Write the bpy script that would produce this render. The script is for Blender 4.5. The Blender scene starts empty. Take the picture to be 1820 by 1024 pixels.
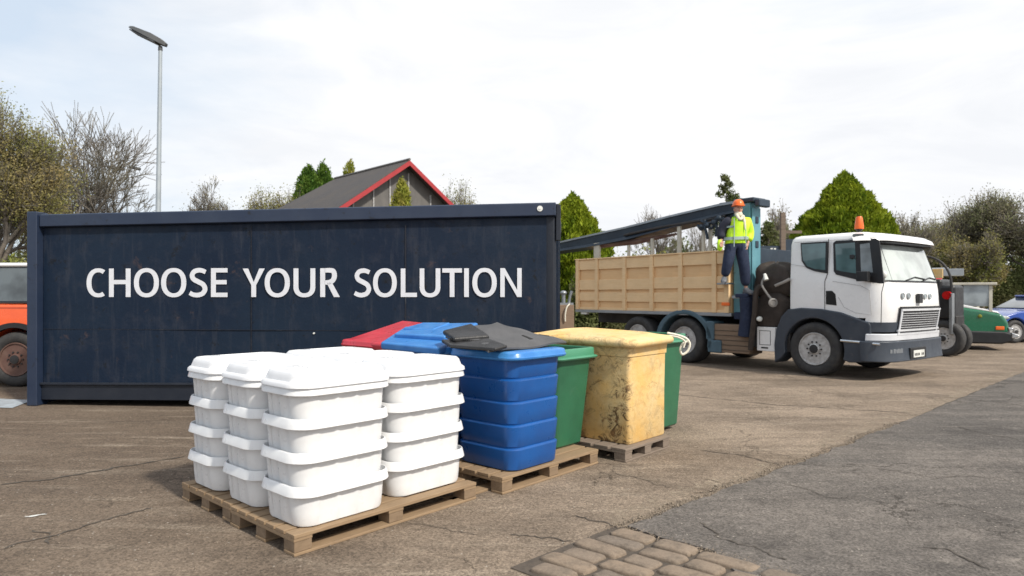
import bpy, bmesh, math, random
import numpy as np
from mathutils import Vector, Matrix, Quaternion
PI = math.pi
R = math.radians
scn = bpy.context.scene
COL = scn.collection
random.seed(7)
rng = np.random.default_rng(7)

# ---------------------------------------------------------------- mesh builder
class MB:
    def __init__(s): s.v = []; s.f = []
    def add(s, vs, fs, M=None):
        o = len(s.v)
        if M is not None: vs = [M @ Vector(v) for v in vs]
        s.v += [tuple(v) for v in vs]; s.f += [tuple(i + o for i in f) for f in fs]
        return s
    def box(s, x0, x1, y0, y1, z0, z1, M=None):
        vs = [(x0,y0,z0),(x1,y0,z0),(x1,y1,z0),(x0,y1,z0),(x0,y0,z1),(x1,y0,z1),(x1,y1,z1),(x0,y1,z1)]
        return s.add(vs, [(0,3,2,1),(4,5,6,7),(0,1,5,4),(1,2,6,5),(2,3,7,6),(3,0,4,7)], M)
    def loft(s, loops, cap0=True, cap1=True, M=None):
        n = len(loops[0]); vs = [p for l in loops for p in l]; fs = []
        for k in range(len(loops)-1):
            for i in range(n):
                j = (i+1) % n
                fs.append((k*n+i, k*n+j, (k+1)*n+j, (k+1)*n+i))
        if cap0: fs.append(tuple(reversed(range(n))))
        if cap1: fs.append(tuple((len(loops)-1)*n + i for i in range(n)))
        return s.add(vs, fs, M)
    def prism_y(s, out, y0, y1, M=None):          # outline in (x,z) extruded along y
        return s.loft([[(x, y0, z) for x, z in out], [(x, y1, z) for x, z in out]], M=M)
    def prism_z(s, out, z0, z1, M=None):
        return s.loft([[(x, y, z0) for x, y in out], [(x, y, z1) for x, y in out]], M=M)
    def prism_x(s, out, x0, x1, M=None):
        return s.loft([[(x0, y, z) for y, z in out], [(x1, y, z) for y, z in out]], M=M)
    def tube(s, pts, rad, n=8, M=None, cap=True):
        pts = [Vector(p) for p in pts]; m = len(pts)
        if not hasattr(rad, '__len__'): rad = [rad]*m
        loops = []; prev = None
        for i, p in enumerate(pts):
            t = (pts[min(i+1, m-1)] - pts[max(i-1, 0)]).normalized()
            if prev is None:
                a = Vector((0,0,1)) if abs(t.z) < .9 else Vector((1,0,0))
                u = t.cross(a).normalized()
            else:
                u = (prev - t*prev.dot(t)).normalized()
            prev = u; w = t.cross(u)
            loops.append([p + (u*math.cos(2*PI*k/n) + w*math.sin(2*PI*k/n))*rad[i] for k in range(n)])
        return s.loft(loops, cap, cap, M)
    def lathe(s, prof, n=32, M=None):             # profile (r, z) about z
        return s.loft([[(r*math.cos(2*PI*k/n), r*math.sin(2*PI*k/n), z) for k in range(n)] for r, z in prof], M=M)
    def cyl(s, a, b, r, n=16, M=None): return s.tube([a, b], r, n, M)
    def ball(s, c, rx, ry, rz, n=12, m=8, M=None):
        return s.loft([[(c[0]+rx*math.sin(t)*math.cos(2*PI*k/n), c[1]+ry*math.sin(t)*math.sin(2*PI*k/n), c[2]-rz*math.cos(t)) for k in range(n)]
                       for t in [PI*(i+.3)/(m+.6) for i in range(m+1)]], M=M)

def rrect(w, d, r, z, n=5, cx=0, cy=0):
    pts = []
    for sx, sy, a0 in ((1,1,0),(-1,1,90),(-1,-1,180),(1,-1,270)):
        for k in range(n+1):
            a = R(a0 + 90*k/n)
            pts.append((cx + sx*(w/2-r) + r*math.cos(a), cy + sy*(d/2-r) + r*math.sin(a), z))
    return pts

def finish(o, kw):
    me = o.data
    bev = kw.get('bevel', 0); sm = kw.get('smooth', 35)
    if sm:
        me.shade_smooth()
        me.set_sharp_from_angle(angle=R(sm))
    if bev:
        m = o.modifiers.new('bevel', 'BEVEL'); m.width = bev; m.segments = kw.get('seg', 2); m.limit_method = 'ANGLE'; m.angle_limit = R(30)
        if sm: m.harden_normals = True
def obj(name, mb, mat, parent=None, M=None, fixn=True, **kw):
    me = bpy.data.meshes.new(name)
    me.from_pydata(mb.v, [], mb.f)
    if fixn:
        bm = bmesh.new(); bm.from_mesh(me); bmesh.ops.recalc_face_normals(bm, faces=bm.faces); bm.to_mesh(me); bm.free()
    me.update()
    me.materials.append(mat)
    o = bpy.data.objects.new(name, me); COL.objects.link(o)
    if parent is not None: o.parent = parent
    if M is not None: o.matrix_local = M
    finish(o, kw)
    if 'label' in kw: o['label'] = kw['label']
    return o
def tag(o, label, cat, group=None):
    o['label'] = label; o['category'] = cat
    if group: o['group'] = group
    return o
def thing(name, label, cat, loc=(0,0,0), rz=0, group=None):
    o = bpy.data.objects.new(name, None); COL.objects.link(o)
    o.location = loc; o.rotation_euler = (0,0,rz); o.empty_display_size = .2
    return tag(o, label, cat, group)
def struct(o, kind='structure'):
    o['kind'] = kind; return o
def dup(root, loc, rz=None, label=None, name=None, skip=()):
    r = root.copy(); COL.objects.link(r); r.location = loc
    if rz is not None: r.rotation_euler = (0,0,rz)
    if label: r['label'] = label
    def rec(src, dst):
        for ch in list(src.children):
            if ch.name.split('.')[0] in skip: continue
            c = ch.copy(); COL.objects.link(c); c.parent = dst; rec(ch, c)
    rec(root, r)
    return r
def npmesh(name, V, F, mat, parent=None, smooth=False):   # V (n,3), F (m,4) or (m,3)
    me = bpy.data.meshes.new(name)
    me.vertices.add(len(V)); me.vertices.foreach_set('co', np.asarray(V, dtype=np.float32).ravel())
    k = F.shape[1]
    me.loops.add(F.size); me.loops.foreach_set('vertex_index', F.astype(np.int32).ravel())
    me.polygons.add(len(F)); me.polygons.foreach_set('loop_start', np.arange(0, F.size, k, dtype=np.int32))
    me.polygons.foreach_set('loop_total', np.full(len(F), k, dtype=np.int32))
    me.update(calc_edges=True); me.validate()
    me.materials.append(mat)
    o = bpy.data.objects.new(name, me); COL.objects.link(o)
    if parent is not None: o.parent = parent
    return o

# ---------------------------------------------------------------- materials
def nt(name):
    m = bpy.data.materials.new(name); m.use_nodes = True
    t = m.node_tree; b = t.nodes['Principled BSDF']
    return m, t, b
def N(t, ty, **kw):
    n = t.nodes.new(ty)
    for k, v in kw.items():
        if k in n.inputs: n.inputs[k].default_value = v
        else: setattr(n, k, v)
    return n
def c4(c): return (c[0], c[1], c[2], 1)
def noise(t, co, scale, detail=5, rough=.6, dist=0):
    n = N(t, 'ShaderNodeTexNoise', Scale=scale, Detail=detail, Roughness=rough, Distortion=dist)
    t.links.new(co, n.inputs['Vector']); return n.outputs['Fac']
def ramp(t, fac, a, b, ca=0, cb=1):
    n = N(t, 'ShaderNodeMapRange'); n.inputs[1].default_value = a; n.inputs[2].default_value = b
    n.inputs[3].default_value = ca; n.inputs[4].default_value = cb
    t.links.new(fac, n.inputs[0]); return n.outputs[0]
def mix(t, fac, a, b, mode='MIX'):
    n = N(t, 'ShaderNodeMix', data_type='RGBA', blend_type=mode)
    for s, x in ((0, fac), (6, a), (7, b)):
        if isinstance(x, (int, float)): n.inputs[s].default_value = x
        elif isinstance(x, tuple): n.inputs[s].default_value = c4(x)
        else: t.links.new(x, n.inputs[s])
    return n.outputs[2]
def mth(t, op, a, b=0.):
    n = N(t, 'ShaderNodeMath', operation=op)
    for i, x in enumerate((a, b)):
        if isinstance(x, (int, float)): n.inputs[i].default_value = x
        else: t.links.new(x, n.inputs[i])
    return n.outputs[0]
def coords(t, kind='Object', sc=(1,1,1)):
    c = N(t, 'ShaderNodeTexCoord'); m = N(t, 'ShaderNodeMapping'); m.inputs['Scale'].default_value = sc
    t.links.new(c.outputs[kind], m.inputs['Vector']); return m.outputs[0]
def bumpn(t, b, h, strength, dist=.01):
    n = N(t, 'ShaderNodeBump'); n.inputs['Strength'].default_value = strength; n.inputs['Distance'].default_value = dist
    t.links.new(h, n.inputs['Height']); t.links.new(n.outputs[0], b.inputs['Normal'])
def M_(name, c, rough=.5, c2=None, metal=0, scale=3, lo=.4, hi=.7, sc=(1,1,1), bump=.15, bscale=40, dirt=None, dlo=.58, dhi=.72, dscale=8, spec=.5, coat=0, sss=0):
    m, t, b = nt(name); co = coords(t, sc=sc)
    b.inputs['Roughness'].default_value = rough; b.inputs['Metallic'].default_value = metal
    b.inputs['Specular IOR Level'].default_value = spec; b.inputs['Coat Weight'].default_value = coat
    if c2 is None: c2 = tuple(x*.8 for x in c)
    col = mix(t, ramp(t, noise(t, co, scale), lo, hi), c, c2)
    if dirt:
        col = mix(t, ramp(t, noise(t, co, dscale, 8, .65, .3), dlo, dhi), col, dirt)
    t.links.new(col, b.inputs['Base Color'])
    r = ramp(t, noise(t, co, scale*2.3), .3, .7, max(0, rough-.1), min(1, rough+.12)); t.links.new(r, b.inputs['Roughness'])
    if bump: bumpn(t, b, noise(t, co, bscale, 4), bump, .01)
    if sss:
        b.inputs['Subsurface Weight'].default_value = sss; b.inputs['Subsurface Radius'].default_value = (.05,.05,.05)
    return m
MAT = {}
MAT['white_plastic'] = M_('white_plastic', (.76,.77,.78), .34, (.70,.71,.725), scale=6, bump=.06, bscale=25, sss=.35)
MAT['lid_plastic'] = M_('lid_plastic', (.70,.71,.73), .34, (.65,.66,.68), scale=7, bump=.12, bscale=14, sss=.35)
MAT['blue_plastic'] = M_('blue_plastic', (.008,.085,.31), .34, (.010,.07,.26), scale=3, bump=.05, bscale=60, dirt=(.07,.16,.36), dlo=.68, dhi=.9, dscale=14)
MAT['blue_lid'] = M_('blue_lid', (.03,.17,.48), .35, (.06,.24,.56), scale=4, bump=.08)
MAT['red_plastic'] = M_('red_plastic', (.55,.03,.05), .35, (.42,.025,.04), scale=4, bump=.08)
MAT['green_plastic'] = M_('green_plastic', (.025,.13,.065), .42, (.02,.10,.05), scale=3, bump=.05, dirt=(.07,.17,.11), dlo=.62, dhi=.9)
MAT['green_rim'] = M_('green_rim', (.06,.24,.14), .4, (.045,.2,.11), bump=.05)
MAT['black_rubber'] = M_('black_rubber', (.010,.010,.011), .38, (.03,.03,.032), bump=.3, bscale=50)
MAT['dark_void'] = M_('dark_void', (.01,.01,.01), .8, bump=0)
MAT['wheel_rubber'] = M_('wheel_rubber', (.028,.028,.03), .75, (.05,.048,.045), scale=8, bump=.25)
MAT['white_paint'] = M_('white_paint', (.80,.80,.80), .28, (.76,.76,.765), scale=2, bump=0, coat=.4, dirt=(.6,.58,.55), dlo=.64, dhi=.95, dscale=4)
MAT['grey_paint'] = M_('grey_paint', (.035,.045,.062), .42, (.048,.058,.075), scale=3, bump=.05, dirt=(.12,.11,.1), dlo=.62, dhi=.9)
MAT['black_trim'] = M_('black_trim', (.012,.013,.015), .4, (.02,.02,.022), bump=.1)
MAT['silver_trim'] = M_('silver_trim', (.66,.68,.72), .45, (.56,.58,.62), metal=.0, bump=0, coat=.5)
MAT['chrome'] = M_('chrome', (.7,.71,.72), .18, (.55,.56,.57), metal=1, bump=0)
MAT['alloy'] = M_('alloy', (.50,.50,.50), .45, (.28,.27,.26), metal=.2, bump=.1, scale=12)
MAT['steel'] = M_('steel', (.33,.35,.37), .4, (.26,.28,.3), metal=.7, bump=.05)
MAT['teal'] = M_('teal', (.10,.26,.32), .5, (.14,.33,.39), scale=3, bump=.08, dirt=(.025,.04,.05), dlo=.6, dhi=.75)
MAT['boom_blue'] = M_('boom_blue', (.012,.024,.042), .45, (.022,.04,.062), scale=2, bump=.05)
MAT['mudguard'] = M_('mudguard', (.065,.12,.16), .5, (.045,.09,.12), bump=.1)
MAT['chassis'] = M_('chassis', (.02,.02,.022), .6, (.035,.03,.028), bump=.15)
MAT['orange_plastic'] = M_('orange_plastic', (.85,.16,.02), .35, (.75,.13,.02), bump=0)
MAT['red_lens'] = M_('red_lens', (.5,.01,.01), .2, bump=0)
MAT['brown_board'] = M_('brown_board', (.16,.12,.09), .7, (.11,.08,.06), sc=(1,1,8), bump=.2)
MAT['canvas'] = M_('canvas', (.030,.022,.018), .75, (.05,.037,.03), scale=5, bump=.6, bscale=9)
MAT['hose'] = M_('hose', (.3,.28,.26), .5, (.2,.19,.18), bump=0)
MAT['cord'] = M_('cord', (.75,.72,.62), .7, (.6,.57,.48), bump=.2)
MAT['cloth_black'] = M_('cloth_black', (.02,.02,.022), .8, bump=.3)
MAT['rust_brown'] = M_('rust_brown', (.10,.05,.04), .8, (.16,.1,.08), bump=.2)
MAT['hivis'] = M_('hivis', (.62,.95,.03), .6, (.5,.85,.03), scale=9, bump=.5, bscale=14)
MAT['reflect'] = M_('reflect', (.33,.42,.42), .4, bump=0)
MAT['denim'] = M_('denim', (.012,.02,.05), .85, (.02,.032,.07), scale=12, bump=.4, bscale=22)
MAT['navy_cloth'] = M_('navy_cloth', (.012,.015,.03), .85, (.02,.022,.04), scale=12, bump=.4, bscale=22)
MAT['skin'] = M_('skin', (.55,.32,.24), .55, (.48,.26,.19), scale=14, bump=0, sss=.1)
MAT['pale_cloth'] = M_('pale_cloth', (.72,.68,.55), .8, (.6,.55,.42), scale=18, bump=.4)
MAT['shoe'] = M_('shoe', (.08,.09,.11), .6, (.2,.2,.21), scale=30, bump=.1)
MAT['eye'] = M_('eye', (.02,.02,.02), .3, bump=0)
MAT['orange_paint'] = M_('orange_paint', (.85,.13,.035), .3, (.78,.11,.03), bump=0, coat=.5)
MAT['blue_car'] = M_('blue_car', (.015,.06,.32), .25, (.02,.08,.38), bump=0, coat=.8)
MAT['green_car'] = M_('green_car', (.005,.13,.06), .25, (.005,.11,.05), bump=0, coat=.8)
MAT['silver_car'] = M_('silver_car', (.4,.42,.46), .25, (.3,.32,.36), metal=.5, bump=0, coat=.8)
MAT['cream_trim'] = M_('cream_trim', (.55,.52,.44), .5, (.4,.38,.32), bump=.05)
MAT['lamp_grey'] = M_('lamp_grey', (.36,.40,.43), .45, (.30,.34,.37), metal=.3, bump=.03)
MAT['lamp_dark'] = M_('lamp_dark', (.06,.065,.07), .5, bump=0)
MAT['letter'] = M_('letter', (.68,.70,.75), .55, (.62,.64,.69), scale=9, bump=.05, dirt=(.35,.36,.4), dlo=.66, dhi=.9, dscale=20)
MAT['fascia_red'] = M_('fascia_red', (.36,.03,.035), .5, (.30,.025,.03), bump=.05)
MAT['gable_grey'] = M_('gable_grey', (.11,.105,.10), .6, (.15,.14,.13), sc=(1,1,.4), bump=.1)
MAT['batten'] = M_('batten', (.4,.4,.4), .6, bump=0)
MAT['plate'] = M_('plate', (.7,.71,.68), .4, bump=0)
MAT['barkdark'] = M_('barkdark', (.11,.095,.08), .9, (.16,.135,.11), scale=8, bump=.5)
MAT['soil'] = M_('soil', (.05,.04,.03), .9)

def glassm(name, c, rough=.06, mixt=.35):
    m, t, b = nt(name); b.inputs['Base Color'].default_value = c4(c); b.inputs['Roughness'].default_value = rough
    b.inputs['Coat Weight'].default_value = 1; b.inputs['Coat Roughness'].default_value = .03
    co = coords(t); col = mix(t, ramp(t, noise(t, co, 2.2, 3, .5), .42, .62), c, tuple(x*mixt for x in c)); t.links.new(col, b.inputs['Base Color'])
    return m
MAT['glass_side'] = glassm('glass_side', (.11,.19,.20), mixt=.6)
MAT['glass_front'] = glassm('glass_front', (.50,.55,.53), mixt=.65)
MAT['glass_dark'] = glassm('glass_dark', (.09,.11,.12))
MAT['glass_grey'] = glassm('glass_grey', (.30,.34,.36), mixt=.5)

# container paint: navy with dusty bloom, scratches and rust
def mk_container():
    m, t, b = nt('navy_paint'); co = coords(t); cv = coords(t, sc=(6,6,.7))
    base = mix(t, ramp(t, noise(t, co, .55, 4, .55), .35, .7), (.0015,.009,.027), (.005,.0155,.034))
    base = mix(t, ramp(t, noise(t, co, 3.2, 8, .7), .50, .78, 0, .7), base, (.028,.032,.048))
    base = mix(t, ramp(t, noise(t, cv, 1.7, 8, .7), .52, .70, 0, .5), base, (.035,.04,.055))
    base = mix(t, ramp(t, noise(t, co, 6.5, 10, .75, .4), .58, .66, 0, .85), base, (.004,.005,.007))
    base = mix(t, ramp(t, noise(t, co, 2.9, 9, .7, .2), .62, .70, 0, .5), base, (.10,.062,.05))
    t.links.new(base, b.inputs['Base Color'])
    t.links.new(ramp(t, noise(t, co, 4, 8, .7), .3, .7, .45, .75), b.inputs['Roughness']); b.inputs['Specular IOR Level'].default_value = .3
    h = mth(t, 'ADD', noise(t, co, 1.3, 3), mth(t, 'MULTIPLY', noise(t, co, 26, 6), .12))
    bumpn(t, b, h, .55, .03)
    return m
MAT['navy_paint'] = mk_container()
MAT['navy_rim'] = M_('navy_rim', (.014,.025,.055), .45, (.022,.034,.064), scale=2.2, bump=.1, bscale=9, dirt=(.009,.012,.02), dlo=.6, dhi=.68, dscale=9)
MAT['navy_dark'] = M_('navy_dark', (.006,.010,.020), .55, (.012,.016,.026), scale=3, bump=.1, dirt=(.06,.04,.035), dlo=.66, dhi=.75)
MAT['weld'] = M_('weld', (.008,.010,.018), .6, (.05,.055,.065), scale=9, lo=.55, hi=.75, bump=.3)

def mk_wood(name, c, c2, sc, k=1., stain=(.07,.05,.035)):
    m, t, b = nt(name); co = coords(t, sc=sc); co2 = coords(t)
    n1 = noise(t, co, 3, 6, .65, .5)
    col = mix(t, ramp(t, n1, .35, .68), c, c2)
    col = mix(t, ramp(t, noise(t, co2, 2.2, 3), .35, .7, 0, .45), col, tuple(x*.7 for x in c))
    col = mix(t, ramp(t, noise(t, co2, 9, 7, .7), .64, .74, 0, .75*k), col, stain)
    gi = N(t, 'ShaderNodeNewGeometry')
    col = mix(t, ramp(t, gi.outputs['Random Per Island'], 0, 1, 0, .4), col, tuple(x*.62 for x in c))
    t.links.new(col, b.inputs['Base Color']); b.inputs['Roughness'].default_value = .8
    bumpn(t, b, n1, .35, .006); return m
MAT['pallet_wood'] = mk_wood('pallet_wood', (.34,.235,.14), (.24,.165,.10), (2,14,14))
MAT['pallet_block'] = mk_wood('pallet_block', (.27,.19,.12), (.17,.115,.07), (3,9,9))
MAT['pallet_grey'] = mk_wood('pallet_grey', (.25,.20,.16), (.17,.13,.10), (2,14,14))
MAT['fresh_wood'] = mk_wood('fresh_wood', (.85,.57,.31), (.77,.49,.24), (1,6,10), .25, (.25,.13,.06))
MAT['fresh_rail'] = mk_wood('fresh_rail', (.90,.65,.38), (.82,.56,.30), (1,6,10), .25, (.25,.13,.06))
MAT['crate_wood'] = mk_wood('crate_wood', (.27,.19,.13), (.19,.13,.09), (1,6,14), .4)

def mk_yellow(name, amt):
    m, t, b = nt(name); co = coords(t); cg = coords(t, sc=(1,1,2.2))
    col = mix(t, ramp(t, noise(t, co, 4, 5), .35, .7), (.72,.46,.16), (.70,.54,.29))
    col = mix(t, ramp(t, noise(t, cg, 6, 12, .85, .2), .50, .75, 0, amt*.7), col, (.42,.20,.045))
    # crazed cracks
    vo = N(t, 'ShaderNodeTexVoronoi', feature='DISTANCE_TO_EDGE', Scale=5.5); wob = N(t, 'ShaderNodeVectorMath', operation='ADD')
    nz = N(t, 'ShaderNodeTexNoise', Scale=7, Detail=6); t.links.new(co, nz.inputs['Vector'])
    sc = N(t, 'ShaderNodeVectorMath', operation='SCALE'); sc.inputs['Scale'].default_value = .35; t.links.new(nz.outputs['Color'], sc.inputs[0])
    t.links.new(co, wob.inputs[0]); t.links.new(sc.outputs[0], wob.inputs[1]); t.links.new(wob.outputs[0], vo.inputs['Vector'])
    crack = ramp(t, vo.outputs['Distance'], 0, .018, 1, 0)
    crack = mth(t, 'MULTIPLY', crack, ramp(t, noise(t, co, 3.1, 3), .52, .66, 0, .6))
    col = mix(t, crack, col, (.07,.04,.02))
    st = ramp(t, noise(t, co, 8, 12, .82, .8), .50, .57, 0, 1)
    st = mth(t, 'MULTIPLY', st, ramp(t, noise(t, co, 1.7, 2), .33, .47, .0, amt))
    # most scuffs are on the side against the green bin
    sp = N(t, 'ShaderNodeSeparateXYZ'); t.links.new(coords(t), sp.inputs[0])
    st = mth(t, 'MULTIPLY', st, ramp(t, sp.outputs[0], -.33, -.26, 1, .25))
    col = mix(t, st, col, mix(t, ramp(t, noise(t, co, 14, 5), .4, .6), (.05,.028,.014), (.20,.10,.035)))
    t.links.new(col, b.inputs['Base Color']); b.inputs['Roughness'].default_value = .62
    bumpn(t, b, mth(t, 'SUBTRACT', noise(t, co, 12, 7, .7), crack), .45, .012); return m
MAT['yellow_body'] = mk_yellow('yellow_body', .95)
MAT['yellow_lid'] = mk_yellow('yellow_lid', .45)

def mk_mat_sheet():
    m, t, b = nt('rubber_mat'); co = coords(t)
    wv = N(t, 'ShaderNodeTexWave', Scale=32, Distortion=.4); t.links.new(co, wv.inputs['Vector'])
    col = mix(t, ramp(t, noise(t, co, 4, 5), .35, .7), (.065,.066,.07), (.10,.10,.105))
    col = mix(t, ramp(t, wv.outputs['Fac'], .2, .8, 0, .4), col, (.04,.04,.043))
    t.links.new(col, b.inputs['Base Color']); b.inputs['Roughness'].default_value = .6
    bumpn(t, b, wv.outputs['Fac'], .4, .004); return m
MAT['rubber_mat'] = mk_mat_sheet()

# ground
def mk_ground(name, ca, cb, cd, light, crack=.5, band=True, spk=1.):
    m, t, b = nt(name); co = coords(t); cs = coords(t, sc=(.55,1.0,1))
    col = mix(t, ramp(t, noise(t, cs, .45, 6, .65, .6), .40, .60), ca, cb)
    col = mix(t, ramp(t, noise(t, cs, 1.1, 9, .72, .5), .48, .66, 0, .8), col, cd)
    col = mix(t, ramp(t, noise(t, co, 2.6, 9, .75, .2), .57, .75, 0, .55), col, light)
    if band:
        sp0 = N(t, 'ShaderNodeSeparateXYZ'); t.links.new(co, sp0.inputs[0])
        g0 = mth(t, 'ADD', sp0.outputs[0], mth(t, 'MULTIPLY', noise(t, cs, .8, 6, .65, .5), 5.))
        col = mix(t, ramp(t, g0, -.4, 2.6, .62, 0), col, (.085,.062,.045))  # mottled shade over the left of the yard, mixed into the ground colour
    cl = coords(t, sc=(.22,1.5,1))
    col = mix(t, ramp(t, noise(t, cl, 1.6, 9, .75, .3), .50, .66, 0, .55), col, cd)
    col = mix(t, ramp(t, noise(t, cl, 2.9, 9, .75, .3), .54, .70, 0, .45), col, light)
    # aggregate
    v = N(t, 'ShaderNodeTexVoronoi', Scale=95); t.links.new(co, v.inputs['Vector'])
    sp = N(t, 'ShaderNodeSeparateColor'); t.links.new(v.outputs['Color'], sp.inputs[0])
    g = ramp(t, sp.outputs[0], 0, 1, .62, 1.38)
    g2 = ramp(t, noise(t, co, 38, 6, .8), .3, .7, .72, 1.28)
    g3 = ramp(t, noise(t, co, 9, 6, .8), .3, .7, .86, 1.14)
    gg = mth(t, 'MULTIPLY', mth(t, 'MULTIPLY', g, g2), g3)
    cc = N(t, 'ShaderNodeCombineColor')
    for i in range(3): t.links.new(gg, cc.inputs[i])
    col = mix(t, 1., col, cc.outputs[0], 'MULTIPLY')
    # pale chips
    v2 = N(t, 'ShaderNodeTexVoronoi', Scale=34); t.links.new(co, v2.inputs['Vector'])
    s2 = N(t, 'ShaderNodeSeparateColor'); t.links.new(v2.outputs['Color'], s2.inputs[0])
    chip = mth(t, 'MULTIPLY', ramp(t, s2.outputs[1], .955, .96), ramp(t, v2.outputs['Distance'], .12, .26, 1, 0))
    col = mix(t, chip, col, (.42,.38,.33))
    # hairline cracks
    vo = N(t, 'ShaderNodeTexVoronoi', feature='DISTANCE_TO_EDGE', Scale=.62)
    nz = N(t, 'ShaderNodeTexNoise', Scale=1.6, Detail=8, Roughness=.7); t.links.new(co, nz.inputs['Vector'])
    sc = N(t, 'ShaderNodeVectorMath', operation='SCALE'); sc.inputs['Scale'].default_value = 1.1; t.links.new(nz.outputs['Color'], sc.inputs[0])
    ad = N(t, 'ShaderNodeVectorMath', operation='ADD'); t.links.new(co, ad.inputs[0]); t.links.new(sc.outputs[0], ad.inputs[1]); t.links.new(ad.outputs[0], vo.inputs['Vector'])
    ck = mth(t, 'MULTIPLY', ramp(t, vo.outputs['Distance'], 0, .007, 1, 0), ramp(t, noise(t, co, .5, 2), .5, .58, 0, crack))
    col = mix(t, ck, col, (.07,.058,.048))
    t.links.new(col, b.inputs['Base Color'])
    b.inputs['Roughness'].default_value = .88; b.inputs['Specular IOR Level'].default_value = .25
    h = mth(t, 'ADD', mth(t, 'MULTIPLY', sp.outputs[0], .25), noise(t, co, 38, 6, .8))
    h = mth(t, 'ADD', h, mth(t, 'MULTIPLY', noise(t, co, 3, 5), 3.))
    h = mth(t, 'SUBTRACT', h, mth(t, 'MULTIPLY', ck, 2.))
    bumpn(t, b, h, .75, .012)
    return m
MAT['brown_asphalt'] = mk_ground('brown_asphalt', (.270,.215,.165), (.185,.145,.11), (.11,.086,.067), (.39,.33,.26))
MAT['grey_asphalt'] = mk_ground('grey_asphalt', (.160,.142,.127), (.108,.098,.090), (.062,.056,.052), (.25,.222,.195), crack=.9, band=False)
def mk_cobble():
    m, t, b = nt('cobble'); co = coords(t); gi = N(t, 'ShaderNodeNewGeometry')
    col = mix(t, gi.outputs['Random Per Island'], (.26,.19,.13), (.14,.115,.095))
    col = mix(t, ramp(t, noise(t, co, 9, 8, .75), .45, .65, 0, .8), col, (.085,.066,.05))
    col = mix(t, ramp(t, noise(t, co, 60, 5, .8), .4, .7, 0, .5), col, (.32,.26,.20))
    t.links.new(col, b.inputs['Base Color']); b.inputs['Roughness'].default_value = .85; bumpn(t, b, noise(t, co, 40, 8, .8), .7, .008); return m
MAT['cobble'] = mk_cobble()
MAT['gravel'] = M_('gravel', (.26,.21,.16), .9, (.13,.11,.09), scale=30, bump=.4)
def mk_sand():
    m, t, b = nt('sand'); co = coords(t)
    t.links.new(mix(t, noise(t, co, 60, 5, .8), (.20,.16,.12), (.40,.33,.25)), b.inputs['Base Color']); b.inputs['Roughness'].default_value = .95
    t.links.new(mth(t, 'MULTIPLY', ramp(t, noise(t, co, 3.5, 10, .8), .46, .60), ramp(t, noise(t, co, 30, 6, .8), .35, .55)), b.inputs['Alpha']); return m
MAT['sand'] = mk_sand()
MAT['bedding'] = M_('bedding', (.085,.068,.054), .95, (.055,.045,.037), scale=20, bump=.6)
MAT['crackmat'] = M_('crackmat', (.05,.042,.035), .95, (.10,.082,.065), scale=9, bump=.3)
MAT['paint_worn'] = M_('paint_worn', (.33,.38,.42), .8, (.22,.24,.26), scale=9, bump=.3)
MAT['grass'] = M_('grass', (.12,.14,.03), .9, (.16,.15,.05), scale=1.2, bump=.5, bscale=6)
def mk_leaf(name, a, b_, c=None, sc=1.2):
    m, t, b = nt(name); co = coords(t)
    g = N(t, 'ShaderNodeNewGeometry')
    col = mix(t, g.outputs['Random Per Island'], a, b_)
    if c: col = mix(t, ramp(t, noise(t, co, sc, 4), .42, .62), col, c)
    t.links.new(col, b.inputs['Base Color']); b.inputs['Roughness'].default_value = .75
    b.inputs['Specular IOR Level'].default_value = .2
    tr = N(t, 'ShaderNodeBsdfTranslucent'); t.links.new(col, tr.inputs['Color']); ms = N(t, 'ShaderNodeMixShader'); ms.inputs[0].default_value = .3
    t.links.new(b.outputs[0], ms.inputs[1]); t.links.new(tr.outputs[0], ms.inputs[2]); t.links.new(ms.outputs[0], t.nodes['Material Output'].inputs[0])
    return m
MAT['conifer'] = mk_leaf('conifer', (.20,.27,.012), (.06,.11,.008), (.26,.31,.02))
MAT['conifer_dark'] = mk_leaf('conifer_dark', (.09,.18,.025), (.04,.09,.015), (.13,.21,.03))
MAT['conifer_yellow'] = mk_leaf('conifer_yellow', (.30,.33,.04), (.17,.22,.03), (.33,.30,.07))
MAT['leaf_olive'] = mk_leaf('leaf_olive', (.26,.26,.08), (.16,.19,.055), (.30,.24,.11), .4)
MAT['leaf_spring'] = mk_leaf('leaf_spring', (.24,.27,.06), (.14,.18,.04), (.28,.24,.09), .5)
MAT['leaf_brown'] = mk_leaf('leaf_brown', (.31,.26,.18), (.20,.185,.12), (.22,.24,.11), .4)
MAT['twig'] = mk_leaf('twig', (.30,.27,.245), (.19,.175,.155), (.25,.23,.17), .4)
MAT['hedge'] = mk_leaf('hedge', (.13,.165,.05), (.08,.11,.035), (.17,.165,.08), .25)

def mk_roof():
    m, t, b = nt('roof_slate'); co = coords(t)
    br = N(t, 'ShaderNodeTexBrick'); br.inputs['Scale'].default_value = 3.2; br.inputs['Color1'].default_value = (.055,.05,.05,1)
    br.inputs['Color2'].default_value = (.075,.066,.064,1); br.inputs['Mortar'].default_value = (.03,.028,.028,1); br.inputs['Mortar Size'].default_value = .03
    t.links.new(co, br.inputs['Vector'])
    col = mix(t, ramp(t, noise(t, co, .8, 4), .4, .7, 0, .5), br.outputs[0], (.08,.065,.05)); t.links.new(col, b.inputs['Base Color'])
    b.inputs['Roughness'].default_value = .75; return m
MAT['roof_slate'] = mk_roof()

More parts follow.
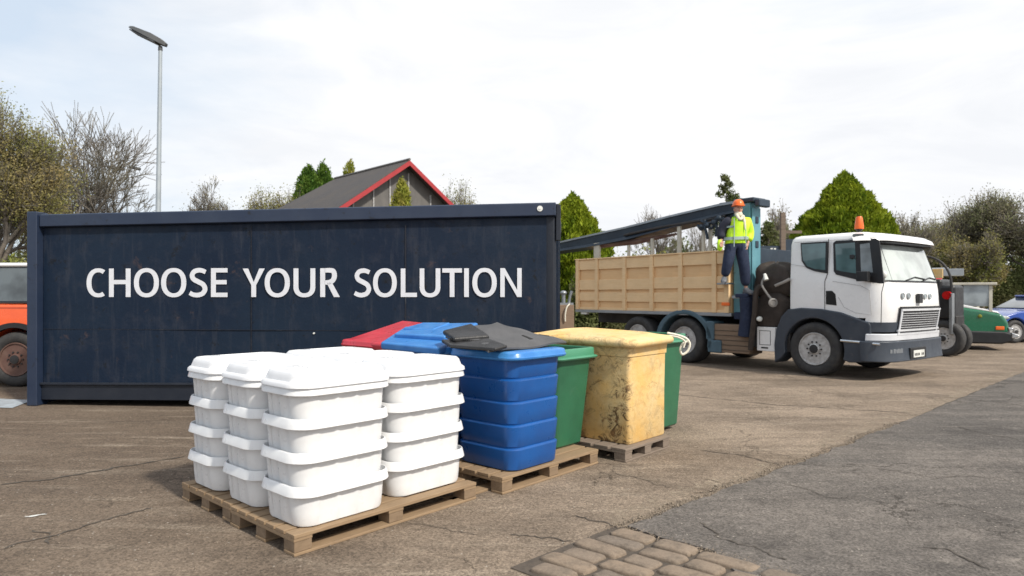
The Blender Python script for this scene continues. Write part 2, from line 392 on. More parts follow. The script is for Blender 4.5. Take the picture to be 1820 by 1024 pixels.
# ---------------------------------------------------------------- camera & helpers from pixels of the 1820x1024 photograph
CAMH = 1.5; F = 1180.; HY = 525.; CX = 910.
def P(px, py, Z): return Vector(((px-CX)/F*Z, Z, CAMH-(py-HY)/F*Z))
def G(px, py):
    Z = F*CAMH/(py-HY); return Vector(((px-CX)/F*Z, Z, 0))
cam = bpy.data.cameras.new('camera'); camo = bpy.data.objects.new('camera', cam); COL.objects.link(camo)
camo.location = (0,0,CAMH); camo.rotation_euler = (PI/2,0,0)
cam.sensor_width = 36; cam.lens = F/1820*36; cam.shift_y = (HY-512)/1820; cam.clip_end = 2000; cam.clip_start = .05
cam.dof.use_dof = True; cam.dof.focus_distance = 6.3; cam.dof.aperture_fstop = 2.0
scn.camera = camo

# ---------------------------------------------------------------- light
sun_dir = Vector((math.cos(R(45))*math.sin(R(134)), math.cos(R(45))*math.cos(R(134)), math.sin(R(45))))
sl = bpy.data.lights.new('sun', 'SUN'); sl.energy = 3.2; sl.angle = R(4); sl.color = (1,.93,.82)
so = bpy.data.objects.new('sun', sl); COL.objects.link(so); so.rotation_euler = sun_dir.to_track_quat('Z', 'Y').to_euler(); so.location = (30,0,30)
w = bpy.data.worlds.new('World'); scn.world = w; w.use_nodes = True; t = w.node_tree
bg = t.nodes['Background']; sky = N(t, 'ShaderNodeTexSky', sky_type='NISHITA'); sky.sun_disc = False
sky.sun_elevation = R(45); sky.sun_rotation = R(134); sky.air_density = 1.0; sky.dust_density = 1.6
tc = N(t, 'ShaderNodeTexCoord'); mp = N(t, 'ShaderNodeMapping'); mp.inputs['Scale'].default_value = (1,1,3.2); mp.inputs['Rotation'].default_value = (R(12),R(-14),0)
t.links.new(tc.outputs['Generated'], mp.inputs[0])
n1 = noise(t, mp.outputs[0], 1.7, 7, .55, .4)
sx = N(t, 'ShaderNodeSeparateXYZ'); t.links.new(tc.outputs['Generated'], sx.inputs[0])
cov = mth(t, 'ADD', n1, ramp(t, sx.outputs[0], -.62, -.15, -.12, .22))
fac = ramp(t, cov, .38, .66, .2, 1)
n2 = noise(t, mp.outputs[0], 3.4, 6, .6, .6)
cloudc = mix(t, ramp(t, n2, .40, .64), (8.7,8.75,8.85), (7.75,7.9,8.2))
skyc = mix(t, .7, sky.outputs[0], (6.4,7.6,8.9))
t.links.new(mix(t, fac, skyc, cloudc), bg.inputs[0]); bg.inputs[1].default_value = .084
scn.view_settings.view_transform = 'Standard'; scn.view_settings.look = 'None'; scn.view_settings.exposure = 0.50; scn.view_settings.gamma = 1

# ================================================================ SETTING
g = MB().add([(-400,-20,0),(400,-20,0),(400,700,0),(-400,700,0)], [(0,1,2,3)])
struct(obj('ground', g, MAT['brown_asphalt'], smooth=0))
g = MB()
pts = [(-400,84),(-40,84),(0,88),(40,86),(95,80),(400,78),(400,690),(-400,690)]
g.add([(x,y,.02) for x, y in pts], [tuple(range(len(pts)))]); struct(obj('grass', g, MAT['grass'], smooth=0))

# grey asphalt patch with worn edge
random.seed(3)
def jag(a, b, n, amp):
    out = []
    d = (b-a); nn = Vector((-d.y, d.x, 0)).normalized(); off = 0
    for i in range(n):
        off = off*.85 + random.uniform(-amp, amp)
        out.append(a + d*i/n + nn*off)
    return out
A0 = G(1112, 938); A1 = G(1410, 830); A2 = G(1600, 753); A3 = G(1815, 664)
far = A3 + (A3-A2).normalized()*30
edge = jag(A0, A1, 60, .014) + jag(A1, A2, 70, .020) + jag(A2, A3, 50, .02) + jag(A3, far, 30, .03)
low = jag(Vector((1.25, 2.9, 0)), G(1270, 985), 14, .012) + jag(G(1270, 985), A0, 14, .014)
poly = [Vector((1.9,-5,0)), Vector((60,-5,0)), far + Vector((40,0,0)), far]
outl = list(reversed(edge)) ; outl = [Vector((60,-5,0)), Vector((80,30,0)), far+Vector((20,4,0)), far] + outl + list(reversed(low)) + [Vector((1.25,-5,0))]
g = MB(); g.loft([[(p.x, p.y, .001) for p in outl], [(p.x*1.0+.004, p.y-.006, .016) for p in outl]], cap0=False)
struct(obj('asphalt_patch', g, MAT['grey_asphalt'], smooth=0))

def ribbon(pts, wd, z=.004, n=8, amp=.02, mat='crackmat', name='pavement_crack'):
    P3 = []
    for a, b in zip(pts[:-1], pts[1:]): P3 += jag(a, b, n, amp)
    P3.append(pts[-1]); vs = []; fs = []
    for i, p in enumerate(P3):
        d = (P3[min(i+1,len(P3)-1)] - P3[max(i-1,0)]).normalized(); q = Vector((-d.y, d.x, 0))
        ww = wd*random.uniform(.35, 1.25)*(1 if 0 < i < len(P3)-1 else .1)
        vs += [p+q*ww/2+Vector((0,0,z)), p-q*ww/2+Vector((0,0,z))]
        if i: k = 2*i; fs.append((k-2, k, k+1, k-1))
    g = MB().add(vs, fs)
    return struct(obj(name, g, MAT[mat], smooth=0))
ribbon([G(0,862), G(120,846), G(200,832), G(330,812)], .035, n=12)
ribbon([G(0,978), G(90,955), G(180,925), G(270,905)], .022, n=14)
ribbon([G(90,955), G(88,968)], .02, n=4); ribbon([G(60,942), G(88,952)], .014, n=5)
ribbon([G(1020,916), G(1062,926), G(1110,940)], .012, n=10)
ribbon([G(905,950), G(970,957), G(1018,962)], .014, n=10)
ribbon([G(1240,800), G(1330,812), G(1385,826)], .014, n=10)
ribbon([G(1090,842), G(1160,858), G(1190,868)], .008, n=10)
ribbon([G(700,925), G(790,940), G(860,948)], .008, n=10)
ribbon([G(1196,878), G(1300,872), G(1410,830)], .006, n=10)
ribbon([G(1242,932), G(1270,958), G(1340,978), G(1400,1002)], .012, z=.021, n=9)
ribbon([G(1390,862), G(1480,890), G(1530,885)], .008, z=.021, n=9)
ribbon([G(1560,836), G(1650,850), G(1800,862)], .010, z=.021, n=12, amp=.05)
ribbon([G(1640,975), G(1700,990), G(1760,1020)], .016, z=.021, n=9)
ribbon([G(1700,760), G(1760,775), G(1815,785)], .012, z=.021, n=9)
ribbon([G(1180,700), G(1400,722), G(1620,735)], .02, n=14, amp=.05)
ribbon([p+Vector((-.09,.09,0)) for p in (A0, A1, A2, A3)], .34, z=.002, n=60, amp=.012, mat='sand', name='sand_strip')
# worn dark dirt band along the join
ribbon([p for p in (A0, A1, A2, A3)], .06, z=.003, n=40, amp=.012, name='joint_dirt')
# pale flush slab at far left and a scuff of old paint
g = MB(); g.add([tuple(G(-60,724)), tuple(G(22,726)), tuple(G(58,712)), tuple(G(-40,708))], [(0,1,2,3)]); 
for i in range(len(g.v)): g.v[i] = (g.v[i][0], g.v[i][1], .008)
struct(obj('pavement_slab', g, MAT['paint_worn'], smooth=0))
ribbon([G(43,920), G(62,918), G(84,915)], .03, z=.005, n=5, amp=.006, mat='plate', name='road_marking')

# cobbled strip
random.seed(11)
g = MB(); e1 = (A0 - Vector((1.25,2.9,0))); 
org = G(1118, 946); rowd = (G(1420,1030) - org).normalized(); cold = (G(915,1030) - org).normalized()
r = 0; vdist = 0
def cobble(c, lx, ly, ax, ay, h):
    n = 10
    out = []
    for k in range(n*2):
        a = 2*PI*k/(n*2); ca, sa = math.cos(a), math.sin(a)
        ex = abs(ca)**.32*(1 if ca > 0 else -1); ey = abs(sa)**.32*(1 if sa > 0 else -1)
        out.append((ex*lx/2*random.uniform(.95,1.03), ey*ly/2*random.uniform(.95,1.03)))
    loops = []
    for s, z in ((1.0, -.01), (.98, h*.5), (.94, h*.82), (.84, h*1.0), (.3, h*1.1)):
        loops.append([tuple(c + ax*(x*s) + ay*(y*s) + Vector((0,0,z))) for x, y in out])
    g.loft(loops)
for row in range(6):
    base = org + cold*(.075 + row*.15)
    x = -.02 - random.uniform(0,.1) - (0 if row else 0)
    while x < 1.5:
        L = random.uniform(.20,.36); Wd = .135*random.uniform(.9,1.04)
        c = base + rowd*(x + L/2)
        cobble(c, L*.95, Wd, (rowd + cold*random.uniform(-.10,.10)).normalized(), cold, random.uniform(.018,.032)); x += L + .010
struct(obj('cobbled_paving', g, MAT['cobble'], smooth=50))
g = MB(); q = [org - rowd*.12 - cold*.01, org + rowd*1.6 - cold*.01, org + rowd*1.6 + cold*.92, org - rowd*.12 + cold*.92]
g.add([(p.x,p.y,.005) for p in q], [(0,1,2,3)]); struct(obj('cobble_bedding', g, MAT['bedding'], smooth=0))

# loose grit
random.seed(5); V = []; Fq = []
def stone(p, s):
    o = len(V); R3 = [Vector((random.uniform(-1,1), random.uniform(-1,1), random.uniform(-.3,1))).normalized()*s for _ in range(3)]
    vs = [Vector((s,0,0)), Vector((0,s*.9,0)), Vector((-s,0,.1*s)), Vector((0,-s*.8,0)), Vector((.1*s,0,s*.8)), Vector((0,.1*s,-s*.5))]
    a = random.uniform(0,6); ca, sa = math.cos(a), math.sin(a)
    for v in vs:
        k = random.uniform(.7,1.2); V.append((p.x + (v.x*ca-v.y*sa)*k, p.y + (v.x*sa+v.y*ca)*k, p.z + v.z*k + s*.3))
    for f in ((0,1,4),(1,2,4),(2,3,4),(3,0,4),(1,0,5),(2,1,5),(3,2,5),(0,3,5)): Fq.append([i+o for i in f])
allE = edge[:130]
for i in range(3600):
    p = random.choice(allE); s = random.choice((.003,.004,.005,.006,.009))*random.uniform(.7,1.4)
    stone(p + Vector((random.gauss(-.01,.035), random.gauss(.02,.035), .006)), s)
for i in range(900):
    p = org + rowd*random.uniform(-.15,1.4) + cold*random.gauss(.0,.05); stone(p + Vector((0,0,.012)), random.uniform(.003,.008))
for i in range(1600):
    p = G(random.uniform(-50,1850), random.uniform(690,1040)); stone(p, random.choice((.003,.004,.005,.008))*random.uniform(.7,1.3))
o = npmesh('loose_grit', np.array(V), np.array(Fq), MAT['gravel']); struct(o, 'stuff')

# ================================================================ PALLETS
ANG = R(48.0); U = Vector((math.cos(ANG), math.sin(ANG), 0)); Vv = Vector((-math.sin(ANG), math.cos(ANG), 0))
def pallet(L, W, h, label, loc, dk=(0,.5,1), boards=None, mat='pallet_wood', rz=0, nb=7):
    t = thing('pallet', label, 'pallet', loc, ANG+rz, 'wooden pallets under the tubs and bins')
    tb = .022; nb = nb; bw = W/nb*.86
    for i in range(nb):                                # deck boards run along the length
        y = bw/2 + (W-bw)*i/(nb-1); m = MB(); dz = random.uniform(-.0015,.0015)
        m.box(0, L, y-bw/2, y+bw/2, h-tb+dz, h+dz); obj('deck_board', m, MAT[mat], t, bevel=.003)
    for x in (0, L/2-.06, L-.12):
        m = MB(); m.box(x, x+.12, 0.004, W-.004, h-2*tb, h-tb-.001); obj('cross_board', m, MAT[mat], t, bevel=.003)
        for y in (0.006, W/2-.06, W-.126):
            m = MB(); m.box(x+.004, x+.118, y, y+.12, .0185, h-2*tb-.001); obj('block', m, MAT['pallet_block' if mat != 'pallet_grey' else mat], t, bevel=.004)
    for y in (.0, W/2-.06, W-.12):
        m = MB(); m.box(0.0, L, y, y+.12, .001, .018); obj('bottom_board', m, MAT[mat], t, bevel=.003)
    return t
A = G(523, 991)
random.seed(21)
pallet(1.47, .80, .125, 'worn pallet at the front under the nearest white tubs', A)
pallet(1.47, .78, .122, 'worn pallet on the far left under the left white tubs', A + Vv*.84 + U*.02, nb=6)
B3 = G(893, 880)
pallet(1.26, 1.0, .13, 'wooden pallet under the ribbed blue bin and green bin', B3)
pallet(1.26, 1.2, .13, 'wooden pallet hidden behind the blue bin under the red lidded bin', B3 + Vv*1.06 + U*.02)
B4 = G(1112, 823)
pallet(.80, 1.3, .12, 'small grey pallet under the stained yellow bin', B4, mat='pallet_grey')
# loose plank lying by the pallets
m = MB(); m.box(0,.9,0,.11,0,.018); o = obj('plank', m, MAT['pallet_wood'], None, bevel=.003); o.location = A + U*1.50 + Vv*.02 + Vector((0,0,.002)); o.rotation_euler = (0,0,ANG+.02)
o.location = G(805,893); o.scale = (.7,1,1)
tag(o, 'thin loose plank on the ground between the front pallet and the blue bin pallet', 'plank')

# ================================================================ WHITE TUBS
def fluted(w, d, r, z, amp, nL=3, nS=2, n=8):
    """rounded rectangle whose straight sides carry shallow recessed panels"""
    pts = []
    def side(p, q, nx, ny, k):
        L = math.hypot(q[0]-p[0], q[1]-p[1]); out = []
        for j in range(k):
            a, b_ = j/k, (j+1)/k; g_ = .06
            for tt, dd in ((a+g_*.2, 0), (a+g_, 1), (b_-g_, 1), (b_-g_*.2, 0)):
                out.append((p[0]+(q[0]-p[0])*tt - nx*amp*dd, p[1]+(q[1]-p[1])*tt - ny*amp*dd, z))
        return out
    def arc(cx, cy, a0): return [(cx + r*math.cos(R(a0+90*i/n)), cy + r*math.sin(R(a0+90*i/n)), z) for i in range(n+1)]
    X, Y = w/2, d/2
    pts += arc(X-r, Y-r, 0); pts += side((X-r, Y), (-X+r, Y), 0, 1, nL)
    pts += arc(-X+r, Y-r, 90); pts += side((-X, Y-r), (-X, -Y+r), -1, 0, nS)
    pts += arc(-X+r, -Y+r, 180); pts += side((-X+r, -Y), (X-r, -Y), 0, -1, nL)
    pts += arc(X-r, -Y+r, 270); pts += side((X, -Y+r), (X, Y-r), 1, 0, nS)
    return pts
HS = .1985; LW, LD = .715, .540
def make_tub():
    t = thing('plastic_tub', 'x', 'tub', (0,0,0), ANG, 'white plastic tubs stacked on the pallets')
    m = MB(); w0, d0 = .62, .455
    lo = [fluted(w0-.05, d0-.05, .08, 0, .0), fluted(w0-.012, d0-.012, .10, .006, .002), fluted(w0, d0, .105, .022, .006)]
    lo += [fluted(w0+(LW-.06-w0)*k**.85, d0+(LD-.06-d0)*k**.85, .105+.02*k, .022+(HS-.022)*k, .009*(1-k*.3)) for k in (.35,.7,.97)]
    lo += [fluted(LW-.05, LD-.05, .11, HS, 0)]
    m.loft(lo, True, False)
    # corner gussets
    for sx in (-1,1):
        for sy in (-1,1):
            for a, b_ in ((.20*sx,(LD-.06)/2*sy), ((LW-.06)/2*sx,.11*sy)):
                if abs(a) < .25:  m.add([(a-.004,(d0/2-.0)*sy,.05),(a+.004,(d0/2-.0)*sy,.05),(a+.004,b_,HS),(a-.004,b_,HS),(a-.004,b_-.05*sy,HS),(a+.004,b_-.05*sy,HS)], [(0,1,2,3),(0,3,4),(1,5,2),(0,4,5,1)])
                else: m.add([((w0/2)*sx,b_-.004,.05),((w0/2)*sx,b_+.004,.05),(a,b_+.004,HS),(a,b_-.004,HS),(a-.05*sx,b_-.004,HS),(a-.05*sx,b_+.004,HS)], [(0,1,2,3),(0,3,4),(1,5,2),(0,4,5,1)])
    obj('tub_body', m, MAT['white_plastic'], t, smooth=40)
    m = MB()
    m.loft([rrect(LW-.062,LD-.062,.115,HS-.008,8), rrect(LW-.002,LD-.002,.145,HS-.012,8), rrect(LW+.002,LD+.002,.147,HS-.009,8), rrect(LW-.022,LD-.022,.138,HS+.043,8),
            rrect(LW-.032,LD-.032,.132,HS+.049,8), rrect(LW-.05,LD-.05,.11,HS+.049,8), rrect(LW-.07,LD-.07,.10,HS+.004,8)], True, True)
    obj('rim', m, MAT['white_plastic'], t, smooth=40)
    return t
def add_lid(t, sd):
    random.seed(sd); m = MB(); z = HS+.0495
    L = [(0,.147,-.016), (-.006,.145,.004), (-.03,.135,.014), (-.052,.12,.018), (-.066,.12,.042), (-.085,.11,.064), (-.12,.09,.078), (-.17,.075,.080), (-.19,.065,.070), (-.24,.055,.070), (-.265,.05,.084)]
    m.loft([rrect(LW+.008+a, LD+.008+a, r, z+h, 8) for a, r, h in L])
    lid = obj('lid', m, MAT['lid_plastic'], t, smooth=50)
    m = MB()
    for k in (-1,0,1): m.box(-.17,.17, k*.055-.008, k*.055+.008, z+.085, z+.092)
    obj('ridge', m, MAT['lid_plastic'], lid, bevel=.004)
proto = None
lev = ['bottom tub', 'second lowest tub', 'third lowest tub', 'lidded top tub']
stk = {(0,0): 'white stack at the front pallet corner', (0,1): 'middle white stack of the left-hand face', (0,2): 'leftmost white stack on the far left pallet',
       (1,0): 'white stack just left of the ribbed blue bin', (1,1): 'inner white stack behind the nearest one', (1,2): 'far white stack closest to the navy container'}
random.seed(9)
for iu in (0,1):
    for iv in (0,1,2):
        for k in range(4):
            jit = random.uniform(-.006,.006); jv = random.uniform(-.006,.006)
            pos = A + U*(.022+LW/2 + iu*(LW+.02) + jit) + Vv*(-.005+LD/2 + iv*(LD+.001) + jv + (.05*iu*(iv==0))) + Vector((0,0,.126+HS*k))
            lab = '%s in the %s' % (lev[k], stk[(iu,iv)])
            tt = make_tub() if proto is None else dup(proto, pos, ANG+random.uniform(-.008,.008))
            if proto is None: proto = tt; tt.location = pos
            tt['label'] = lab
            if k == 3: add_lid(tt, iu*3+iv)
            if proto is tt: pass

# ================================================================ BINS
def at_bin(u, v, z, base): return base + U*u + Vv*v + Vector((0,0,z))
BB = Vector((.004, 5.10, 0))
def blue_bin(label, u, v, lidmat=None, body='blue_plastic', name='plastic_bin'):
    w0, d0 = .60, .63; t = thing(name, label, 'bin', at_bin(u+w0/2, v+d0/2, .132, BB), ANG)
    m = MB(); H = .90; nb = 5; loops = [rrect(w0-.06,d0-.06,.08,0,6), rrect(w0-.01,d0-.01,.10,.012,6)]
    for b in range(nb):
        z0 = H*b/nb; h = H/nb; gr = .005*b
        for zz, off in ((.02,-.014), (.05,-.006), (.5,.006), (.86,.018), (.90,.018), (.93,.010), (.975,-.014)):
            loops.append(rrect(w0+gr+off, d0+gr+off, .105, z0+h*zz+.002, 6))
    loops.append(rrect(w0+.03, d0+.03, .105, H, 6))
    m.loft(loops); obj('bin_body', m, MAT[body], t, smooth=38)
    m = MB(); z = .862
    m.loft([rrect(w0+.03,d0+.03,.105,z,6), rrect(w0+.12,d0+.12,.13,z+.003,6), rrect(w0+.145,d0+.145,.14,z+.012,6), rrect(w0+.15,d0+.15,.14,z+.024,6), rrect(w0+.142,d0+.142,.14,z+.030,6),
            rrect(w0+.135,d0+.135,.135,z+.034,6), rrect(w0+.128,d0+.128,.13,z+.056,6), rrect(w0+.11,d0+.11,.125,z+.066,6), rrect(w0+.06,d0+.06,.11,z+.072,6)])
    obj('rim', m, MAT[lidmat or 'blue_lid'], t, smooth=38)
    return t
blue_bin('big ribbed royal blue bin with a black rubber mat on top', .0, .0)
blue_bin('blue bin behind the big ribbed one, carrying a stepped blue lid', .02, .80)
blue_bin('red bin at the back with a flat red lid by the container', .02, 1.62, 'red_plastic', 'red_plastic')

# stepped blue lid on second bin (propped up at the back)
def slab(pts, th, mat, name, parent=None, bevel=.015, steps=None):
    """pts: 4 corners counter-clockwise (top surface)"""
    m = MB(); p = [Vector(q) for q in pts]; 
    nrm = (p[1]-p[0]).cross(p[3]-p[0]).normalized()
    if nrm.z < 0: nrm = -nrm
    m.loft([[tuple(q - nrm*th) for q in p], [tuple(q) for q in p]])
    return obj(name, m, mat, parent, bevel=bevel, seg=3)
t = thing('bin_lid', 'moulded red lid tilted up beside the blue one, left of the bins', 'lid', (0,0,0))
slab([P(606,606,6.75), P(690,612,5.95), P(800,577,6.9), P(716,569,7.7)], .075, MAT['red_plastic'], 'lid_panel', t, .03)
t = thing('bin_lid', 'stepped blue and pale lid leaning on the red one', 'lid', (0,0,0))
slab([P(676,608,6.0), P(780,618,5.5), P(858,585,6.3), P(720,580,6.9)], .07, MAT['blue_lid'], 'lid_panel', t, .02)
slab([P(700,592,6.2), P(790,597,5.8), P(850,573,6.4), P(742,575,6.85)], .055, MAT['blue_lid'], 'raised_step', t, .02)
slab([P(716,583,6.42), P(770,585,6.2), P(800,573,6.5), P(752,573,6.75)], .03, MAT['blue_lid'], 'handle_ridge', t, .012)

# black rubber mat sagging over the first blue bin
t = thing('rubber_mat', 'dark grey ribbed rubber mat draped over the big blue bin', 'mat', (0,0,0))
c00, c10, c11, c01 = P(868,624,4.96), P(1006,608,5.72), P(884,574,6.05), P(792,597,5.5)
n = 26; m = MB(); vs = []; fs = []
def matp(a, b_):
    p = c00*(1-a)*(1-b_) + c10*a*(1-b_) + c11*a*b_ + c01*(1-a)*b_
    z = p.z + .035*math.sin(PI*a)*math.sin(PI*b_*.9) + .008*math.sin(a*9+b_*4) + .006*math.sin(b_*13)
    e = min(a, 1-a, b_, 1-b_)
    if e < .04: z -= (.04-e)*.35
    wob = .004*math.sin(a*14 + b_*3)
    return Vector((p.x + wob, p.y + .004*math.sin(b_*17+a*5), z + .015))
top = [[matp(i/n, j/n) for j in range(n+1)] for i in range(n+1)]
for lay in (0,1):
    for i in range(n+1):
        for j in range(n+1): q = top[i][j]; vs.append((q.x, q.y, q.z - .014*lay))
def id_(l,i,j): return l*(n+1)**2 + i*(n+1)+j
for i in range(n):
    for j in range(n):
        fs.append((id_(0,i,j), id_(0,i+1,j), id_(0,i+1,j+1), id_(0,i,j+1))); fs.append((id_(1,i,j), id_(1,i,j+1), id_(1,i+1,j+1), id_(1,i+1,j)))
for i in range(n):
    fs += [(id_(0,i,0), id_(1,i,0), id_(1,i+1,0), id_(0,i+1,0)), (id_(0,i,n), id_(0,i+1,n), id_(1,i+1,n), id_(1,i,n)), (id_(0,0,i), id_(0,0,i+1), id_(1,0,i+1), id_(1,0,i)), (id_(0,n,i), id_(1,n,i), id_(1,n,i+1), id_(0,n,i+1))]
m.add(vs, fs); obj('mat_sheet', m, MAT['rubber_mat'], t, smooth=40)
m = MB()
for (a, b_) in ((.62,.12), (.90,.16)):
    q = matp(a, b_); q2 = matp(a+.01, b_+.15)
    d = (q2-q).normalized(); s = Vector((-d.y, d.x, 0)).normalized()*.022
    m.add([q+s+Vector((0,0,.004)), q-s+Vector((0,0,.004)), q2-s*.6+Vector((0,0,.004)), q2+s*.6+Vector((0,0,.004)), q+s+Vector((0,0,-.01)), q-s+Vector((0,0,-.01)), q2-s*.6+Vector((0,0,-.01)), q2+s*.6+Vector((0,0,-.01))],
          [(0,1,2,3),(0,4,5,1),(1,5,6,2),(2,6,7,3),(3,7,4,0)])
obj('hand_slot', m, MAT['dark_void'], t, bevel=.003)
# folded saddle-like pad on the mat
def pad(c, L, Wd, H, yaw, name, parent, mat, tilt=0, sharp=.8):
    m = MB(); loops = []
    for i in range(15):
        s = i/14; x = (s-.5)*L; e = max(.02, math.sin(PI*min(1, s*1.02+.0)) )**sharp
        wv = Wd/2*e*(1.1-.5*s); hv = H*e*(1-.35*s)
        loops.append([(x, wv*math.cos(2*PI*k/14), hv*(max(math.sin(2*PI*k/14), -.35))) for k in range(14)])
    m.loft(loops); return obj(name, m, mat, parent, Matrix.Translation(c) @ Matrix.Rotation(yaw,4,'Z') @ Matrix.Rotation(tilt,4,'Y'), smooth=50)
t = thing('rubber_pad', 'glossy black saddle-shaped rubber pad folded over on the mat', 'pad', (0,0,0))
slab([P(786,587,5.60), P(838,574,5.85), P(870,595,5.35), P(806,600,5.18)], .045, MAT['black_rubber'], 'upper_pad', t, .02)
m = MB(); 
for i in range(22): 
    q0 = P(800+i*3.2, 602+i*.25, 5.25); m.box(-.004,.004,-.03,.03,-.004,.006, Matrix.Translation(q0))
obj('fringe', m, MAT['black_rubber'], t)
slab([P(784,603,5.32), P(866,600,5.35), P(902,613,5.02), P(880,619,4.94), P(800,613,5.1)], .028, MAT['black_rubber'], 'lower_flap', t, .012)

# green bin on pallet
def green_bin(label, pos, rz, w1=.50, d1=.54, h=.88, wheels=False, open_=True, t1=.80):
    t = thing('plastic_bin', label, 'bin', pos, rz)
    m = MB(); w0, d0 = w1*t1, d1*t1
    zb = .04 if wheels else 0
    m.loft([rrect(w0-.04,d0-.04,.04,zb,5), rrect(w0,d0,.06,zb+.02,5), rrect(w0+(w1-w0)*.5,d0+(d1-d0)*.5,.06,h*.5,5), rrect(w1,d1,.06,h,5), rrect(w1-.03,d1-.03,.05,h,5), rrect(w0+.02,d0+.02,.04,h*.55,5)])
    obj('bin_body', m, MAT['green_plastic'], t, smooth=38)
    m = MB(); z = h-.085
    m.loft([rrect(w1-.01,d1-.01,.06,z,5), rrect(w1+.09,d1+.09,.08,z+.002,5), rrect(w1+.105,d1+.105,.085,z+.014,5), rrect(w1+.095,d1+.095,.085,z+.022,5), rrect(w1+.05,d1+.05,.075,z+.03,5), rrect(w1+.045,d1+.045,.07,z+.085,5),
            rrect(w1+.03,d1+.03,.065,z+.095,5), rrect(w1-.02,d1-.02,.05,z+.095,5), rrect(w1-.03,d1-.03,.05,z+.05,5)])
    obj('rim', m, MAT['green_rim'], t, smooth=38)
    m = MB(); m.box(-w1*.42, w1*.42, -d1*.42, d1*.42, h*.80, h*.86); obj('rubbish_bag', m, MAT['black_rubber'], t, bevel=.03)
    if wheels:
        for s in (-1,1):
            m = MB(); m.cyl((s*(w0/2-.02),d0/2,.09),(s*(w0/2+.03),d0/2,.09),.09,20); obj('wheel', m, MAT['wheel_rubber'], t, bevel=.01)
    return t
green_bin('green tapered bin between the blue bin and the yellow one', at_bin(1.02, .50, .132, BB), ANG, w1=.54, d1=.70, h=.88, t1=.78)
green_bin('green wheeled bin standing behind the yellow bin with cord at its rim', Vector((1.55, 7.48, 0)), ANG, w1=.62, d1=.55, h=1.06, wheels=True, t1=.82)

# yellow bin
YB = Vector((1.075, 6.10, .122)); W, D, H = .675, 1.16, .93
t = thing('yellow_bin', 'stained yellow foam-like bin with a thick warped lid', 'bin', YB + U*W/2 + Vv*D/2, ANG)
m = MB(); random.seed(4)
m.loft([rrect(W-.02,D-.02,.03,0,4), rrect(W,D,.04,.015,4), rrect(W+.004,D+.004,.04,H*.5,4), rrect(W+.012,D+.012,.035,H*.87,4)])
obj('bin_body', m, MAT['yellow_body'], t, smooth=38)
m = MB(); m.loft([rrect(W+.03,D+.03,.035,H*.872,4), rrect(W+.035,D+.035,.035,H*.93,4), rrect(W+.05,D+.05,.04,H*.985,4)]); obj('collar', m, MAT['yellow_lid'], t, smooth=38)
m = MB()
def lidloop(w, d, r, z, wob=.0):
    l = rrect(w, d, r, z, 8); return [(x*(1+wob*math.sin(5*y+x*4)), y, zz + .016*math.sin(y*4.0+1) + .008*math.sin(x*7)) for x, y, zz in l]
LL = [(.03,.06,.99), (.13,.10,.985), (.175,.12,1.0), (.19,.13,1.025), (.175,.125,1.05), (.12,.12,1.068), (-.04,.12,1.078), (-.12,.16,1.088), (-.18,.18,1.09), (-.22,.17,1.078), (-.30,.15,1.072)]
m.loft([lidloop(W+a, D+a, r, H*z, .01) for a, r, z in LL]); lid = obj('lid', m, MAT['yellow_lid'], t, smooth=60)
# white cord hanging at the corner
t = thing('cord', 'off-white cord loop hanging at the right end of the yellow lid', 'cord', (0,0,0))
def curve_pts(ctrl, n=8):
    out = []; c = [Vector(p) for p in ctrl]; c = [c[0]] + c + [c[-1]]
    for i in range(1, len(c)-2):
        for k in range(n):
            s = k/n; a, b_, c_, d_ = c[i-1], c[i], c[i+1], c[i+2]
            out.append(.5*((2*b_) + (c_-a)*s + (2*a-5*b_+4*c_-d_)*s*s + (3*b_-a-3*c_+d_)*s**3))
    out.append(c[-2]); return out
Z = 6.75
m = MB(); m.tube(curve_pts([P(1186,592,Z), P(1205,596,Z), P(1220,602,Z), P(1226,612,Z), P(1222,624,Z), P(1213,630,Z), P(1209,622,Z), P(1213,612,Z), P(1222,606,Z)]), .012, 8); obj('rope', m, MAT['cord'], t)
m = MB(); m.tube(curve_pts([P(1190,597,Z-.03), P(1206,600,Z-.05), P(1217,607,Z-.03), P(1215,618,Z-.03)]), .009, 8); obj('rope', m, MAT['cord'], t)

# ================================================================ NAVY CONTAINER
TH = R(5.0); ax = Vector((-math.cos(TH), math.sin(TH), 0)); CL = 7.10; CD = 2.4
c0 = Vector((.559, 8.45, 0))                      # near right corner, local x runs to the right from the left end
org_c = c0 + ax*CL
t = thing('skip_container', 'long navy steel skip container lettered in white capitals', 'container', org_c, -TH)
def zb(x): return .075 + .06*x/CL
def zt(x): return 2.60 + .08*x/CL
m = MB()
NX = 40
def sidewall(m, y, off, x0, x1, za, zb_, th):
    pass
